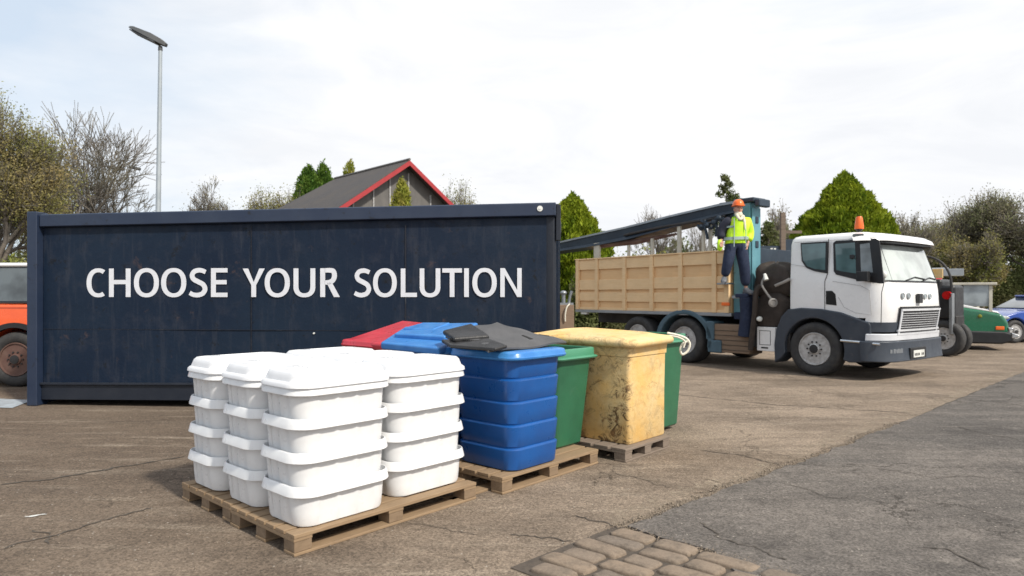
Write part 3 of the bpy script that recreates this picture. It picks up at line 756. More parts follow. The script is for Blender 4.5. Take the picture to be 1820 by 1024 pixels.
# front wall as a gently dented grid
random.seed(2); dents = [(random.uniform(.3,6.8), random.uniform(.5,2.3), random.uniform(.15,.5), random.uniform(-.005,.005)) for _ in range(40)]
vs = []; fs = []; nx, nz = 142, 44
for i in range(nx+1):
    x = .10 + (CL-.22)*i/nx
    for j in range(nz+1):
        z = zb(x)+.20 + (zt(x)-.18-zb(x)-.20)*j/nz
        y = .03 + sum(a*math.exp(-((x-cx)**2+(z-cz)**2)/(2*s*s)) for cx, cz, s, a in dents)
        vs.append((x, y, z))
for i in range(nx):
    for j in range(nz):
        a = i*(nz+1)+j; fs.append((a, a+nz+1, a+nz+2, a+1))
m.add(vs, fs); m.box(.10, CL-.12, .06, .085, .2, 2.5); side = obj('side_panel', m, MAT['navy_paint'], t, fixn=False, smooth=40)
m = MB(); m.loft([[(x, y, z) for x, y, z in ((.1,-.02,zt(.1)-.175),(.1,-.045,zt(.1)-.165),(.1,-.045,zt(.1)-.012),(.1,-.03,zt(.1)),(.1,.12,zt(.1)),(.1,.12,zt(.1)-.175))],
        [(x, y, z) for x, y, z in ((CL,-.02,zt(CL)-.175),(CL,-.045,zt(CL)-.165),(CL,-.045,zt(CL)-.012),(CL,-.03,zt(CL)),(CL,.12,zt(CL)),(CL,.12,zt(CL)-.175))]])
obj('top_rail', m, MAT['navy_rim'], t, bevel=.008)
m = MB()
def skew(x0, x1, y0, y1, a0, a1, f): 
    m.add([(x0,y0,f(x0)+a0),(x1,y0,f(x1)+a0),(x1,y1,f(x1)+a0),(x0,y1,f(x0)+a0),(x0,y0,f(x0)+a1),(x1,y0,f(x1)+a1),(x1,y1,f(x1)+a1),(x0,y1,f(x0)+a1)], [(0,3,2,1),(4,5,6,7),(0,1,5,4),(1,2,6,5),(2,3,7,6),(3,0,4,7)])
skew(.09, CL-.02, -.03, .10, .205, .235, zb); skew(.09, CL-.02, .0, .10, .0, .204, zb)
obj('bottom_rail', m, MAT['navy_dark'], t, bevel=.006)
m = MB(); m.box(-.06,.085,-.075,.13,.0,2.635); m.box(-.09,-.055,-.02,.2,.02,2.6); obj('corner_post', m, MAT['navy_rim'], t, bevel=.012)
m = MB(); m.prism_z([(CL-.13,.035),(CL-.10,.02),(CL-.03,.02),(CL,.05),(CL,.14),(CL-.13,.14)], .3, 2.505); obj('corner_post', m, MAT['navy_dark'], t, bevel=.008)
m = MB(); m.box(CL-.05, CL-.012, .141, CD-.01, .12, 2.5); m.box(CL-.015, CL+.025, .3, .42, .12, 2.5); m.box(CL-.015, CL+.025, 1.2, 1.3, .12, 2.5); m.box(CL-.015, CL+.02, 2.1, 2.2, .12, 2.5); obj('end_wall', m, MAT['navy_paint'], t, bevel=.005)
m = MB(); m.box(CL-.10, CL+.035, .121, CD+.04, 2.505, 2.682); m.box(CL+.0, CL+.06, .02, .10, 2.2, 2.66); obj('end_rail', m, MAT['navy_dark'], t, bevel=.008)
m = MB(); m.box(.1, CL-.1, CD-.05, CD, .1, 2.55); obj('back_wall', m, MAT['navy_paint'], t, bevel=.004)
m = MB(); m.box(-.05, .09, .131, CD, .02, 2.58); obj('door', m, MAT['navy_paint'], t, bevel=.006)
m = MB(); m.box(.1, CL-.1, .1, CD-.06, .12, .18); obj('floor_plate', m, MAT['navy_dark'], t)
for y in (.5, 1.7):
    m = MB(); m.box(.2, CL-.3, y, y+.14, .004, .12); obj('skid', m, MAT['navy_dark'], t)
def xc(px): return ((px-CX)/F*1.0)
def loc_x(px):   # local x of photo column on the front plane
    k = (px-CX)/F   # (ox + x c) = k (oy - x s)
    c, s = math.cos(TH), math.sin(TH); return (k*org_c.y - org_c.x)/(c + k*s)
m = MB()
for px, w_ in ((445,.006),(720,.010)): x = loc_x(px); m.box(x-w_*.7, x+w_*.7, .022, .04, .34, 2.42)
obj('weld_seam', m, MAT['weld'], t)
m = MB(); m.box(.1, CL-.13, .023, .04, 1.036, 1.041); obj('weld_seam', m, MAT['weld'], t)
m = MB(); x = loc_x(960); m.cyl((x,-.046,2.60),(x,-.056,2.60),.036,20); m.cyl((x,-.057,2.60),(x,-.062,2.60),.015,12); obj('bolt_cap', m, MAT['plate'], t)
m = MB(); x = loc_x(557); m.cyl((x,.01,1.06-.06),(x,.03,1.0),.012,10); obj('rivet', m, MAT['plate'], t)
# lettering: humanist capitals drawn from strokes, cap height 1
TS = .172; TH_ = .150
def strip(pts, ws):
    """closed outline of a stroke; pts centre line, ws full widths"""
    L_, R_ = [], []
    for i, (x, y) in enumerate(pts):
        x0, y0 = pts[max(i-1,0)]; x1, y1 = pts[min(i+1,len(pts)-1)]; d = math.hypot(x1-x0, y1-y0) or 1; nx, ny = -(y1-y0)/d, (x1-x0)/d
        L_.append((x+nx*ws[i]/2, y+ny*ws[i]/2)); R_.append((x-nx*ws[i]/2, y-ny*ws[i]/2))
    return [(L_[i], L_[i+1], R_[i+1], R_[i]) for i in range(len(pts)-1)]
def ell(cx, cy, rx, ry, a0, a1, n=40, e=.9):
    out = []; w_ = []
    for i in range(n+1):
        a = R(a0 + (a1-a0)*i/n); c_, s_ = math.cos(a), math.sin(a)
        out.append((cx + rx*math.copysign(abs(c_)**e, c_), cy + ry*math.copysign(abs(s_)**e, s_))); w_.append(TH_*.93 + (TS*1.03-TH_*.93)*abs(c_)**1.5)
    return strip(out, w_)
def qd(*p): return [tuple(p)]
def rect(x0, x1, y0, y1): return qd((x0,y0),(x1,y0),(x1,y1),(x0,y1))
def spline(ctrl, n=10):
    c = [Vector((p[0],p[1],0)) for p in ctrl]; c = [c[0]*2-c[1]] + c + [c[-1]*2-c[-2]]; out = []
    for i in range(1, len(c)-2):
        for k in range(n):
            u_ = k/n; a, b_, c_, d_ = c[i-1], c[i], c[i+1], c[i+2]
            q = .5*((2*b_) + (c_-a)*u_ + (2*a-5*b_+4*c_-d_)*u_*u_ + (3*b_-a-3*c_+d_)*u_**3); out.append((q.x, q.y))
    out.append((c[-2].x, c[-2].y)); return out
hT, hS = TH_/2, TS/2
sp_ = spline([(.585,.865),(.47,.915),(.34,.93),(.19,.885),(.115,.755),(.17,.62),(.34,.525),(.50,.43),(.565,.275),(.48,.125),(.31,.068),(.15,.085),(.03,.145)])
bowl = spline([(.15,1-hT),(.33,1-hT+.003),(.455,.895),(.495,.735),(.44,.585),(.32,.515),(.15,.505)])
GL = {
 'H': (.77, rect(0,TS,0,1) + rect(.77-TS,.77,0,1) + rect(TS,.77-TS,.45,.45+TH_)),
 'E': (.575, rect(0,TS,0,1) + rect(TS,.575,1-TH_,1) + rect(TS,.545,.44,.44+TH_) + rect(TS,.575,0,TH_)),
 'L': (.60, rect(0,TS,0,1) + rect(TS,.60,0,TH_)),
 'T': (.72, rect(0,.72,1-TH_,1) + rect(.36-hS,.36+hS,0,1-TH_)),
 'I': (TS, rect(0,TS,0,1)),
 'N': (.77, rect(0,TS*.93,0,1) + rect(.77-TS*.93,.77,0,1) + qd((TS*.93,1),(TS*.93,.76),(.77-TS*.93,0),(.77-TS*.93,.24))),
 'Y': (.78, rect(.39-hS,.39+hS,0,.42) + qd((0,1),(.39-hS,.42),(.39,.52),(.195,1)) + qd((.78,1),(.585,1),(.39,.52),(.39+hS,.42)) + [((.39-hS,.42),(.39+hS,.42),(.39,.52))]),
 'O': (.88, ell(.44,.5,.44-hS,.515-hT,0,360,64)),
 'C': (.66, ell(.42,.5,.42-hS,.515-hT,56,302,48)),
 'U': (.76, rect(0,TS,.36,1) + rect(.76-TS,.76,.36,1) + ell(.38,.36,.38-hS,.375-hT,180,360,36,.88)),
 'S': (.64, strip(sp_, [TH_+.02*math.sin(PI*i/(len(sp_)-1)) for i in range(len(sp_))])),
 'R': (.66, rect(0,TS,0,1) + strip(bowl, [TH_+(TS-TH_)*math.sin(PI*i/(len(bowl)-1)) for i in range(len(bowl))]) + qd((.22,.50),(.475,0),(.68,0),(.41,.50))),
}
KG = {'HO':.12,'OO':.08,'OS':.09,'SE':.13,'CH':.14,'YO':.0,'OU':.13,'UR':.17,'SO':.08,'OL':.15,'LU':.10,'UT':.07,'TI':.08,'IO':.13,'ON':.13}
for word, pa, pb in (('CHOOSE', 152, 403), ('YOUR', 430, 602), ('SOLUTION', 628, 927)):
    xa, xb = loc_x(pa), loc_x(pb); Zm = org_c.y - (xa+xb)/2*math.sin(TH)
    z0, z1 = CAMH - (528.0-HY)/F*Zm, CAMH - (477.0-HY)/F*Zm
    tot = sum(GL[c_][0] for c_ in word) + sum(KG[word[i:i+2]] for i in range(len(word)-1)); kx = (xb-xa)/tot; cur = 0
    for i, c_ in enumerate(word):
        wd_, polys = GL[c_]; m = MB()
        for pl_ in polys:
            k = len(pl_); q = [(xa+(cur+x)*kx, z0+y*(z1-z0)) for x, y in pl_]
            m.add([(x,.0205,z) for x, z in q], [tuple(range(k))])
        bm = bmesh.new(); me = bpy.data.meshes.new('letter'); me.from_pydata(m.v, [], m.f); bm.from_mesh(me); bmesh.ops.remove_doubles(bm, verts=bm.verts, dist=.0004)
        for f in bm.faces:
            f.normal_update()
            if f.normal.y > 0: f.normal_flip()
        bm.to_mesh(me); bm.free(); me.materials.append(MAT['letter']); o = bpy.data.objects.new('letter', me); COL.objects.link(o); o.parent = t
        cur += wd_ + (KG[word[i:i+2]] if i < len(word)-1 else 0)
#MORE
# ================================================================ LORRY
TR = Vector((5.63, 12.38, 0)); TD = Vector((.609,-.793,0)); TN = Vector((.793,.609,0)); TRZ = math.atan2(-.793,.609)
def S(px, py, y=0.):                      # photo point on the lorry's side plane -> local (x, z)
    k = (px-CX)/F; x = (k*(TR.y + TN.y*y) - TR.x - TN.x*y)/(TD.x - TD.y*k)
    Zc = TR.y + TD.y*x + TN.y*y; return (x, CAMH-(py-HY)/F*Zc)
def FrY(px, py, x=1.3):                   # photo point on the lorry's front plane -> local (y, z)
    k = (px-CX)/F; y = (k*(TR.y + TD.y*x) - TR.x - TD.x*x)/(TN.x - TN.y*k)
    Zc = TR.y + TD.y*x + TN.y*y; return (y, CAMH-(py-HY)/F*Zc)
lorry = thing('lorry', 'white cabbed lorry carrying a pale wooden box body and blue crane boom', 'lorry', TR, TRZ)
L = lorry
# cab shell
CW = 2.5; XB = -.49
def xf(z): 
    if z < 1.72: return 1.22 + .04*math.sin((z-1.0)/.72*PI)
    return 1.22 - (z-1.72)*.34
def inset(z): return 0 if z < 1.75 else (z-1.75)*.06
def front_pt(s, z, off=0.):
    r = .30; yi = inset(z); X = xf(z); a = r*PI/2; st = CW-2*yi-2*r; tot = 2*a+st; d = s*tot
    if d < a: th = d/r; p = (X-r+ (r+off)*math.sin(th), yi+r-(r+off)*math.cos(th))
    elif d < a+st: p = (X+off, yi+r+(d-a))
    else: th = (d-a-st)/r; p = (X-r+(r+off)*math.cos(th), CW-yi-r+(r+off)*math.sin(th))
    bow = .07*(1-((p[1]-CW/2)/(CW/2))**2); return (p[0]+bow, p[1], z)
def cab_loop(z, shrink=0.):
    l = [front_pt(i/30, z, -shrink) for i in range(31)]; yi = inset(z)+shrink; rb = .06; xb = XB+shrink
    l += [(xb+rb, CW-yi, z), (xb+.015, CW-yi-.015, z), (xb, CW-yi-rb, z), (xb, yi+rb, z), (xb+.015, yi+.015, z), (xb+rb, yi, z)]
    return l
m = MB(); m.loft([cab_loop(z) for z in (1.10,1.2,1.3,1.6,1.72,1.76,2.0,2.3,2.47)] + [cab_loop(2.56, .015), cab_loop(2.61, .05), cab_loop(2.635, .12), cab_loop(2.65, .3)])
obj('cab_shell', m, MAT['white_paint'], L, smooth=40)
def patch(s0, s1, z0, z1, off, name, mat, parent=None, th=.01, n=16, nz=4, bevel=0, zsl=0.):
    m = MB(); top = []; 
    lo = []
    for o_ in (off, off+th):
        g_ = [[front_pt(s0+(s1-s0)*i/n, z0+(z1-z0)*j/nz + zsl*abs(i/n-.5)*2*(1 if j else 0), o_) for i in range(n+1)] for j in range(nz+1)]
        lo.append(g_)
    vs = [p for g_ in lo for row in g_ for p in row]; k = (n+1)*(nz+1); fs = []
    def ix(l,j,i): return l*k + j*(n+1)+i
    for j in range(nz):
        for i in range(n): fs += [(ix(1,j,i), ix(1,j,i+1), ix(1,j+1,i+1), ix(1,j+1,i)), (ix(0,j,i), ix(0,j+1,i), ix(0,j+1,i+1), ix(0,j,i+1))]
    for i in range(n): fs += [(ix(0,0,i), ix(0,0,i+1), ix(1,0,i+1), ix(1,0,i)), (ix(0,nz,i), ix(1,nz,i), ix(1,nz,i+1), ix(0,nz,i+1))]
    for j in range(nz): fs += [(ix(0,j,0), ix(1,j,0), ix(1,j+1,0), ix(0,j+1,0)), (ix(0,j,n), ix(0,j+1,n), ix(1,j+1,n), ix(1,j,n))]
    m.add(vs, fs); return obj(name, m, mat, parent or L, smooth=40, bevel=bevel)
def yz2s(y, z):
    best = min(range(201), key=lambda i: abs(front_pt(i/200, z)[1]-y)); return best/200
ws = patch(.055, .945, 1.735, 2.42, .004, 'windscreen_frame', MAT['black_trim'], th=.008)
patch(.075, .925, 1.765, 2.40, .013, 'glass', MAT['glass_front'], ws, th=.004)
m = MB()
for ya, yb in ((.75,1.55),(1.45,2.2)):
    sa, sb = yz2s(ya,1.78), yz2s(yb,1.86); m.tube([front_pt(sa,1.765,.03), front_pt((sa+sb)/2,1.83,.03), front_pt(sb,1.80,.03)], .012, 6)
obj('wiper', m, MAT['black_trim'], L)
m = MB(); p = front_pt(.115,1.86,.018); m.ball(p, .05,.05,.07); obj('sticker', m, MAT['plate'], ws)
# visor
m = MB(); lo = []
for (o_, z) in ((.0,2.60),(.10,2.60),(.20,2.53),(.21,2.46),(.19,2.455),(.0,2.49)):
    lo.append([front_pt(.03+.94*i/30, min(z,2.6), o_) for i in range(31)])
vs = [p for l in lo for p in l]; fs = []
for k in range(6):
    k2 = (k+1) % 6
    for i in range(30): fs.append((k*31+i, k*31+i+1, k2*31+i+1, k2*31+i))
fs += [tuple(k*31 for k in range(6)), tuple(k*31+30 for k in reversed(range(6)))]
m.add(vs, fs); obj('sun_visor', m, MAT['white_paint'], L, smooth=40)
patch(.04, .96, 2.425, 2.452, .02, 'visor_underside', MAT['black_trim'], th=.15, nz=1)
m = MB(); q = front_pt(.045, 2.53, .13); m.box(-.05,.13,-.05,.04,-.05,.05, Matrix.Translation((q[0]-.02, q[1]-.02, 2.535)) @ Matrix.Rotation(R(35),4,'Z')); obj('marker_lamp', m, MAT['glass_dark'], L, bevel=.02)
# side windows
def side_poly(pix, y0, y1, name, mat, parent=None, bevel=0, yp=0):
    m = MB(); m.prism_y([S(px, py, yp) for px, py in pix], y0, y1); return obj(name, m, mat, parent or L, bevel=bevel, seg=2)
wf = side_poly([(1423,432),(1471,429),(1470,486),(1447,482),(1433,476),(1425,464)], .028, -.008, 'side_window', MAT['black_trim'], bevel=.003)
side_poly([(1425,434.5),(1468,432),(1467,480),(1448,478),(1435,473),(1427.5,462)], .0, -.012, 'glass', MAT['glass_side'], wf)
wf = side_poly([(1481,432),(1486,428),(1556,424),(1563,428),(1571,504),(1563,504),(1530,499),(1486,488),(1482,482)], .02, -.008, 'side_window', MAT['black_trim'], bevel=.003)
side_poly([(1485,434),(1520,431),(1522,486),(1500,483),(1487,480)], .0, -.012, 'glass', MAT['glass_side'], wf)
side_poly([(1529,434),(1546,432),(1552,484),(1531,486)], .0, -.012, 'glass', MAT['glass_grey'], wf)
def line_strip(pix, name, w=.006, mat='black_trim', y=-.002):
    m = MB(); m.tube([(S(a,b)[0], y, S(a,b)[1]) for a, b in pix], w, 6); return obj(name, m, MAT[mat], L)
line_strip([(1473,425),(1471,486),(1466,500),(1466,553)], 'door_seam'); line_strip([(1571,504),(1567,520),(1566,578)], 'door_seam')
line_strip([(1406,470),(1466,479)], 'body_crease', .004, 'batten'); line_strip([(1480,500),(1530,508),(1545,516),(1549,560),(1520,556),(1500,546),(1490,528)], 'body_crease', .004, 'batten')
line_strip([(1412,431),(1480,427),(1558,422)], 'body_crease', .005, 'batten', .0)
side_poly([(1468,517),(1479,517),(1485,523),(1487,543),(1468,541)], .02, -.006, 'door_handle', MAT['dark_void'], bevel=.003)
# mirror
m = MB(); x, z = S(1541,491); m.box(x-.10,x+.10,-.20,-.10,z-.09,z+.08); m.tube([(x+.05,-.01,z+.0),(x+.05,-.14,z+.02)], .03, 8); obj('wing_mirror', m, MAT['black_trim'], L, bevel=.04, seg=3)
m = MB(); x, z = S(1515,457); m.box(x-.03,x+.05,-.05,-.014,z-.03,z+.04); obj('mirror_bracket', m, MAT['black_trim'], L, bevel=.01)
# beacon
m = MB(); x, z = S(1527,410,.3); Mb = Matrix.Translation((x,.3,0))
m.lathe([(.035,2.60),(.035,2.67),(.06,2.68),(.06,2.70)], 14, Mb); bc = obj('beacon_base', m, MAT['black_trim'], L)
m = MB(); m.lathe([(.075,2.70),(.078,2.72),(.07,2.80),(.055,2.90),(.045,2.925),(.01,2.93)], 16, Mb); obj('beacon_lens', m, MAT['orange_plastic'], L, smooth=50)
# fender and lower cab
arch = [(.57*math.cos(R(a)), .5+.57*math.sin(R(a))) for a in range(-17, 196, 8)]
out = [S(1378,645), S(1377,610), S(1381,585), S(1390,562), S(1401,550), S(1425,547), S(1460,549), S(1495,555), S(1525,566), S(1545,573), (1.03, S(1566,578)[1]), (1.03,.33), (.66,.30)]
m = MB(); m.prism_y(out + arch + [(-.62,.30)], -.035, .42); obj('front_wing', m, MAT['grey_paint'], L, bevel=.03, seg=3)
m = MB(); m.prism_y([(x_,z_) for x_,z_ in out + arch + [(-.62,.30)]], CW-.42, CW+.035); obj('front_wing', m, MAT['grey_paint'], L, bevel=.03)
line_strip([(1496,605),(1530,608),(1566,612)], 'wing_trim', .022, 'chrome', -.04)
patch(0, 1, .99, 1.11, 0, 'lower_panel', MAT['white_paint'], th=.001, n=40)
m = MB(); m.box(-.45,.9,.43,CW-.43,.55,1.1); obj('engine_underside', m, MAT['chassis'], L)
# front: dark band, bumper, grille
patch(0, 1, .86, 1.03, .012, 'front_band', MAT['grey_paint'], th=.02, n=40)
patch(0, 1, .34, .70, .03, 'bumper', MAT['grey_paint'], th=.08, n=40, bevel=.02)
patch(.02, .98, .70, .83, -.01, 'bumper_step', MAT['silver_trim'], th=.08, n=40, bevel=.02)
sa, sb = yz2s(.47,1.1), yz2s(2.06,1.1)
gr = patch(sa-.012, sb+.012, .70, 1.30, .02, 'grille', MAT['black_trim'], th=.03, n=20)
patch(sa-.012, sb+.012, 1.225, 1.262, .05, 'grille_bar', MAT['silver_trim'], gr, th=.02, nz=1); patch(sa-.03, sb+.03, .865, .90, .05, 'grille_bar', MAT['silver_trim'], gr, th=.025, nz=1)
patch(sa-.03, sb+.03, .80, .835, .045, 'grille_bar', MAT['silver_trim'], gr, th=.03, nz=1); patch(sa-.02, sb+.02, .66, .70, .045, 'grille_bar', MAT['silver_trim'], gr, th=.03, nz=1)
for q0, q1 in ((sa-.014, sa+.004), (sb-.004, sb+.014)): patch(q0, q1, .70, 1.26, .05, 'grille_side', MAT['silver_trim'], gr, th=.012, n=3)
for i in range(7): z = .93+.041*i; patch(sa+.005, sb-.005, z, z+.009, .05, 'grille_slat', MAT['silver_trim'], gr, th=.014, nz=1)
for i in range(3): z = .735+.022*i; patch(sa+.005, sb-.005, z, z+.006, .05, 'grille_slat', MAT['steel'], gr, th=.01, nz=1)
def disc_front(px, py, r, name, mat, th=.02, parent=None):
    y, z = FrY(px, py, 1.32); s = yz2s(y, z); p = Vector(front_pt(s, z, .0)); m = MB()
    m.lathe([(r,0),(r,th),(r*.8,th+.005),(r*.75,th-.003),(r*.2,th-.003)], 16, Matrix.Translation(p) @ Matrix.Rotation(PI/2,4,'Y')); return obj(name, m, mat, parent or L)
for px in (1605.5, 1615): disc_front(px, 526, .055, 'headlamp', MAT['glass_grey'])
for px in (1643, 1652): disc_front(px, 527, .05, 'headlamp', MAT['glass_grey'])
y, z = FrY(1631,529,1.32); p = front_pt(yz2s(y,z), z); m = MB(); m.box(p[0],p[0]+.06,y-.09,y+.07,z-.10,z+.07); obj('badge_block', m, MAT['black_trim'], L, bevel=.012)
y0, z0 = FrY(1627,636,1.42); y1, z1 = FrY(1646,621,1.42); xp = front_pt(yz2s((y0+y1)/2,.5), .5, .11)[0]
m = MB(); m.box(xp-.03,xp+.02,y0-.10,y1+.10,z0-.03,z1+.05); ho = obj('plate_holder', m, MAT['black_trim'], L, bevel=.01)
m = MB(); m.box(xp+.021,xp+.03,y0,y1,z0,z1); pl = obj('number_plate', m, MAT['plate'], L, bevel=.003)
m = MB(); random.seed(8)
for i in range(7):
    if i == 4: continue
    yy = y0+.04+(y1-y0-.08)*i/6.6; m.box(xp+.0305,xp+.032,yy,yy+.035,z0+.03,z1-.05); 
obj('plate_marks', m, MAT['chassis'], pl)
m = MB(); 
for i in range(6):
    p = front_pt(.13+.018*i, .53, .112); m.box(-.004,.004,-.02,.02,-.035,.03+.01*(i%2), Matrix.Translation(p) @ Matrix.Rotation(R(-30),4,'Z'))
obj('bumper_marks', m, MAT['steel'], L)
# wheels
def wheel(name, x, y0, parent, r=.5, w=.30, side=-1, rimmat='alloy', zc=None):
    zc = r if zc is None else zc
    Mx = Matrix.Translation((x, y0, zc)) @ Matrix.Rotation(-PI/2*side*-1, 4, 'X')
    m = MB(); rr = r
    m.lathe([(rr*.60,.03),(rr*.64,.005),(rr*.80,-.012),(rr*.93,.0),(rr*.985,.03),(rr,.06),(rr,w-.05),(rr*.97,w-.01),(rr*.7,w),(rr*.3,w)], 44, Mx); 
    wo = obj(name, m, MAT['wheel_rubber'], parent, smooth=50)
    m = MB(); m.lathe([(rr*.62,.02),(rr*.60,.0),(rr*.565,.004),(rr*.54,.05),(rr*.40,.07),(rr*.30,.045),(rr*.22,.035),(rr*.20,-.0),(rr*.15,-.015),(rr*.04,-.018)], 36, Mx); rm = obj('rim', m, MAT[rimmat], wo, smooth=40)
    m = MB()
    for k in range(10):
        a = 2*PI*k/10; m.cyl((rr*.27*math.cos(a), rr*.27*math.sin(a), .0),(rr*.27*math.cos(a), rr*.27*math.sin(a), .06), rr*.03, 6, Mx)
    m.lathe([(rr*.17,-.005),(rr*.16,-.022),(rr*.05,-.026)], 12, Mx); obj('wheel_nuts', m, MAT['chassis'], wo)
    m = MB()
    for k in range(10):
        a = 2*PI*(k+.5)/10; m.cyl((rr*.455*math.cos(a), rr*.455*math.sin(a), .05),(rr*.455*math.cos(a), rr*.455*math.sin(a), .063), rr*.052, 8, Mx)
    obj('rim_holes', m, MAT['dark_void'], wo)
    return wo
# side=-1: outer face toward -y
def wheel_near(name, x, y, parent, **k): return wheel(name, x, y, parent, side=-1, **k)
for x, y, k in ((0,-.0,1),(0,CW-.32,1),(-2.99,.02,1),(-2.99,CW-.34,1),(-4.35,.02,1),(-4.35,CW-.34,1)):
    wheel_near('wheel', x, y, L, w=.32 if x == 0 else .42)
# chassis, tanks, boxes
for y in (.75, 1.65):
    m = MB(); m.box(-6.4,.6,y,y+.12,.78,1.05); obj('chassis_rail', m, MAT['chassis'], L, bevel=.005)
m = MB(); 
for x in (0,-2.99,-4.35): m.cyl((x,.3,.5),(x,CW-.3,.5),.09,12)
obj('axles', m, MAT['chassis'], L)
(xa, za), (xb_, zb2) = S(1263,625), S(1331,578)
m = MB(); m.box(xa, xb_, .02, .5, za, zb2); lk = obj('side_locker', m, MAT['crate_wood'], L, bevel=.02)
m = MB()
for i in range(5): z = za+.06+i*(zb2-za-.1)/5; m.box(xa+.02, xb_-.02, .008, .018, z, z+.008)
obj('locker_slats', m, MAT['chassis'], lk)
(xa, za), (xb_, zb2) = S(1345,623), S(1378,582)
m = MB(); m.box(xa, xb_, -.0, .45, za, zb2); st = obj('battery_box', m, MAT['white_paint'], L, bevel=.012)
m = MB(); 
for a in ((xa+.06,xb_-.10,zb2-.08,zb2-.07),(xa+.06,xb_-.10,za+.12,za+.13),(xa+.06,xa+.07,za+.12,zb2-.07),(xb_-.11,xb_-.10,za+.12,zb2-.07),(xa+.10,xa+.25,za+.05,za+.08)): m.box(a[0],a[1],-.004,.0,a[2],a[3])
obj('box_marks', m, MAT['chassis'], st)
m = MB(); m.box(xb_+.0,-.5,.05,.5,.4,.9); m.box(S(1331,0)[0], S(1345,0)[0], .04, .5, .45, 1.2); obj('lower_frame', m, MAT['chassis'], L, bevel=.02)
# rear mudguard
mx = -2.99; mo = [(mx+.74*math.cos(R(a))*1.05, .52+.66*math.sin(R(a))) for a in range(-18, 186, 8)]; mi = [(mx+.62*math.cos(R(a))*1.03, .52+.56*math.sin(R(a))) for a in range(186, -19, -8)]
m = MB(); m.prism_y(mo+mi, -.02, .5); m.box(mx+.64, mx+.98, -.02,.4,.28,.55); m.box(mx+.60, mx+.80,-.02,.4,.55,.95); obj('rear_mudguard', m, MAT['mudguard'], L, bevel=.03, seg=3)
# wooden box body
bx0, bx1, bz0, bz1 = -6.5, -1.82, 1.13, 2.42
m = MB(); m.box(bx0+.03, bx1-.03, .06, .085, bz0+.02, bz1-.02)
m.box(bx0+.03, bx1-.03, CW-.085, CW-.06, bz0+.02, bz1-.02); body = obj('box_body', m, MAT['fresh_wood'], L)
m = MB(); m.box(bx1-.06,bx1,.08,CW-.09,bz0,bz1+.05); obj('end_board', m, MAT['fresh_wood'], L, bevel=.005)
m = MB(); m.box(bx0,bx0+.04,.08,CW-.09,bz0,bz1); obj('tail_board', m, MAT['fresh_wood'], L, bevel=.005)
m = MB(); m.box(bx1+.01,bx1+.06,.62,CW,1.0,bz1+.10); obj('headboard', m, MAT['boom_blue'], L, bevel=.01)
m = MB(); m.box(bx0, bx1+.05, .0, CW, bz0-.07, bz0); obj('floor_frame', m, MAT['steel'], L, bevel=.006)
pxs = [S(p_,500)[0] for p_ in (1026,1060,1109,1157.5,1209,1269)] + [bx1-.06]
for x in pxs:
    m = MB(); m.box(x-.055, x+.055, -.012, .058, bz0+.003, bz1-.002); obj('post', m, MAT['fresh_rail'], body, bevel=.006)
edges_ = pxs
Hb = bz1-bz0
for a, b_ in zip(edges_[:-1], edges_[1:]):
    for f0, f1, yy in ((.80,.998,.015),(.40,.60,.018),(.17,.34,.02),(.003,.05,.02)):
        m = MB(); dz = random.uniform(-.01,.01) if .01 < f0 < .8 else 0
        m.box(a+.057, b_-.057, yy, .058, bz0+Hb*f0+dz, bz0+Hb*f1+dz); obj('rail', m, MAT['fresh_rail'], body, bevel=.006)
m = MB(); m.box(bx0, bx1, -.02, .09, bz1, bz1+.03); obj('top_rail', m, MAT['fresh_rail'], L, bevel=.006)
x, z = S(1291,540.5); m = MB(); m.box(x-.10,x+.10,-.035,-.013,z-.035,z+.035); obj('side_lamp', m, MAT['orange_plastic'], L, bevel=.01)
x, z = S(1310,528); m = MB(); m.box(x-.10,x+.12,-.03,.0,z-.03,z+.03); m.cyl((x+.12,-.03,z-.1),(x+.12,-.03,z+.05),.03,8); obj('latch', m, MAT['steel'], L, bevel=.006)
x, z = S(1036,556); m = MB(); m.box(x-.1,x+.12,.02,.12,z-.04,z+.03); obj('tail_lamp', m, MAT['plate'], L, bevel=.01)
# crane mast, boom and frame above the box
m = MB(); m.box(-1.80,-1.42,.12,.50,1.05,3.40); m.box(-1.41,-1.38,.16,.46,1.4,3.3); obj('crane_mast', m, MAT['teal'], L, bevel=.02)
m = MB(); m.box(-1.80,-1.30,.08,.54,3.40,3.50); m.box(-1.30,-1.18,.1,.5,3.30,3.46); m.box(-2.2,-1.8,.16,.46,3.1,3.48); obj('mast_head', m, MAT['boom_blue'], L, bevel=.03)
for zz in (2.55,3.05):
    m = MB(); m.box(-1.38,-1.36,.26,.36,zz-.07,zz+.07); obj('mast_bolt', m, MAT['boom_blue'], L, bevel=.01)
def boomsec(x, zt_, h): 
    return [(x,.12,zt_-.03),(x,.16,zt_),(x,.46,zt_),(x,.50,zt_-.03),(x,.48,zt_-h),(x,.14,zt_-h)]
bp = [(-1.6,3.47,.24),(-2.2,3.45,.26),(-3.4,3.34,.30),(-4.8,3.19,.33),(-6.2,3.07,.32),(-7.0,3.0,.28),(-8.0,2.92,.24)]
m = MB(); m.loft([boomsec(*b) for b in bp]); bo = obj('crane_boom', m, MAT['boom_blue'], L, bevel=.02)
m = MB(); m.loft([[(x,.09,z-.05),(x,.09,z-.005),(x,.2,z+.01),(x,.2,z-.04)] for x, z, h in bp]); obj('boom_edge', m, MAT['steel'], bo)
m = MB(); m.loft([[(x,.07,z-h-.0),(x,.12,z-h*.75),(x,.5,z-h*.8),(x,.5,z-h-.03)] for x, z, h in bp]); obj('boom_flange', m, MAT['boom_blue'], bo)
def pt(px, py, y=.1): x, z = S(px, py, y); return (x, y, z)
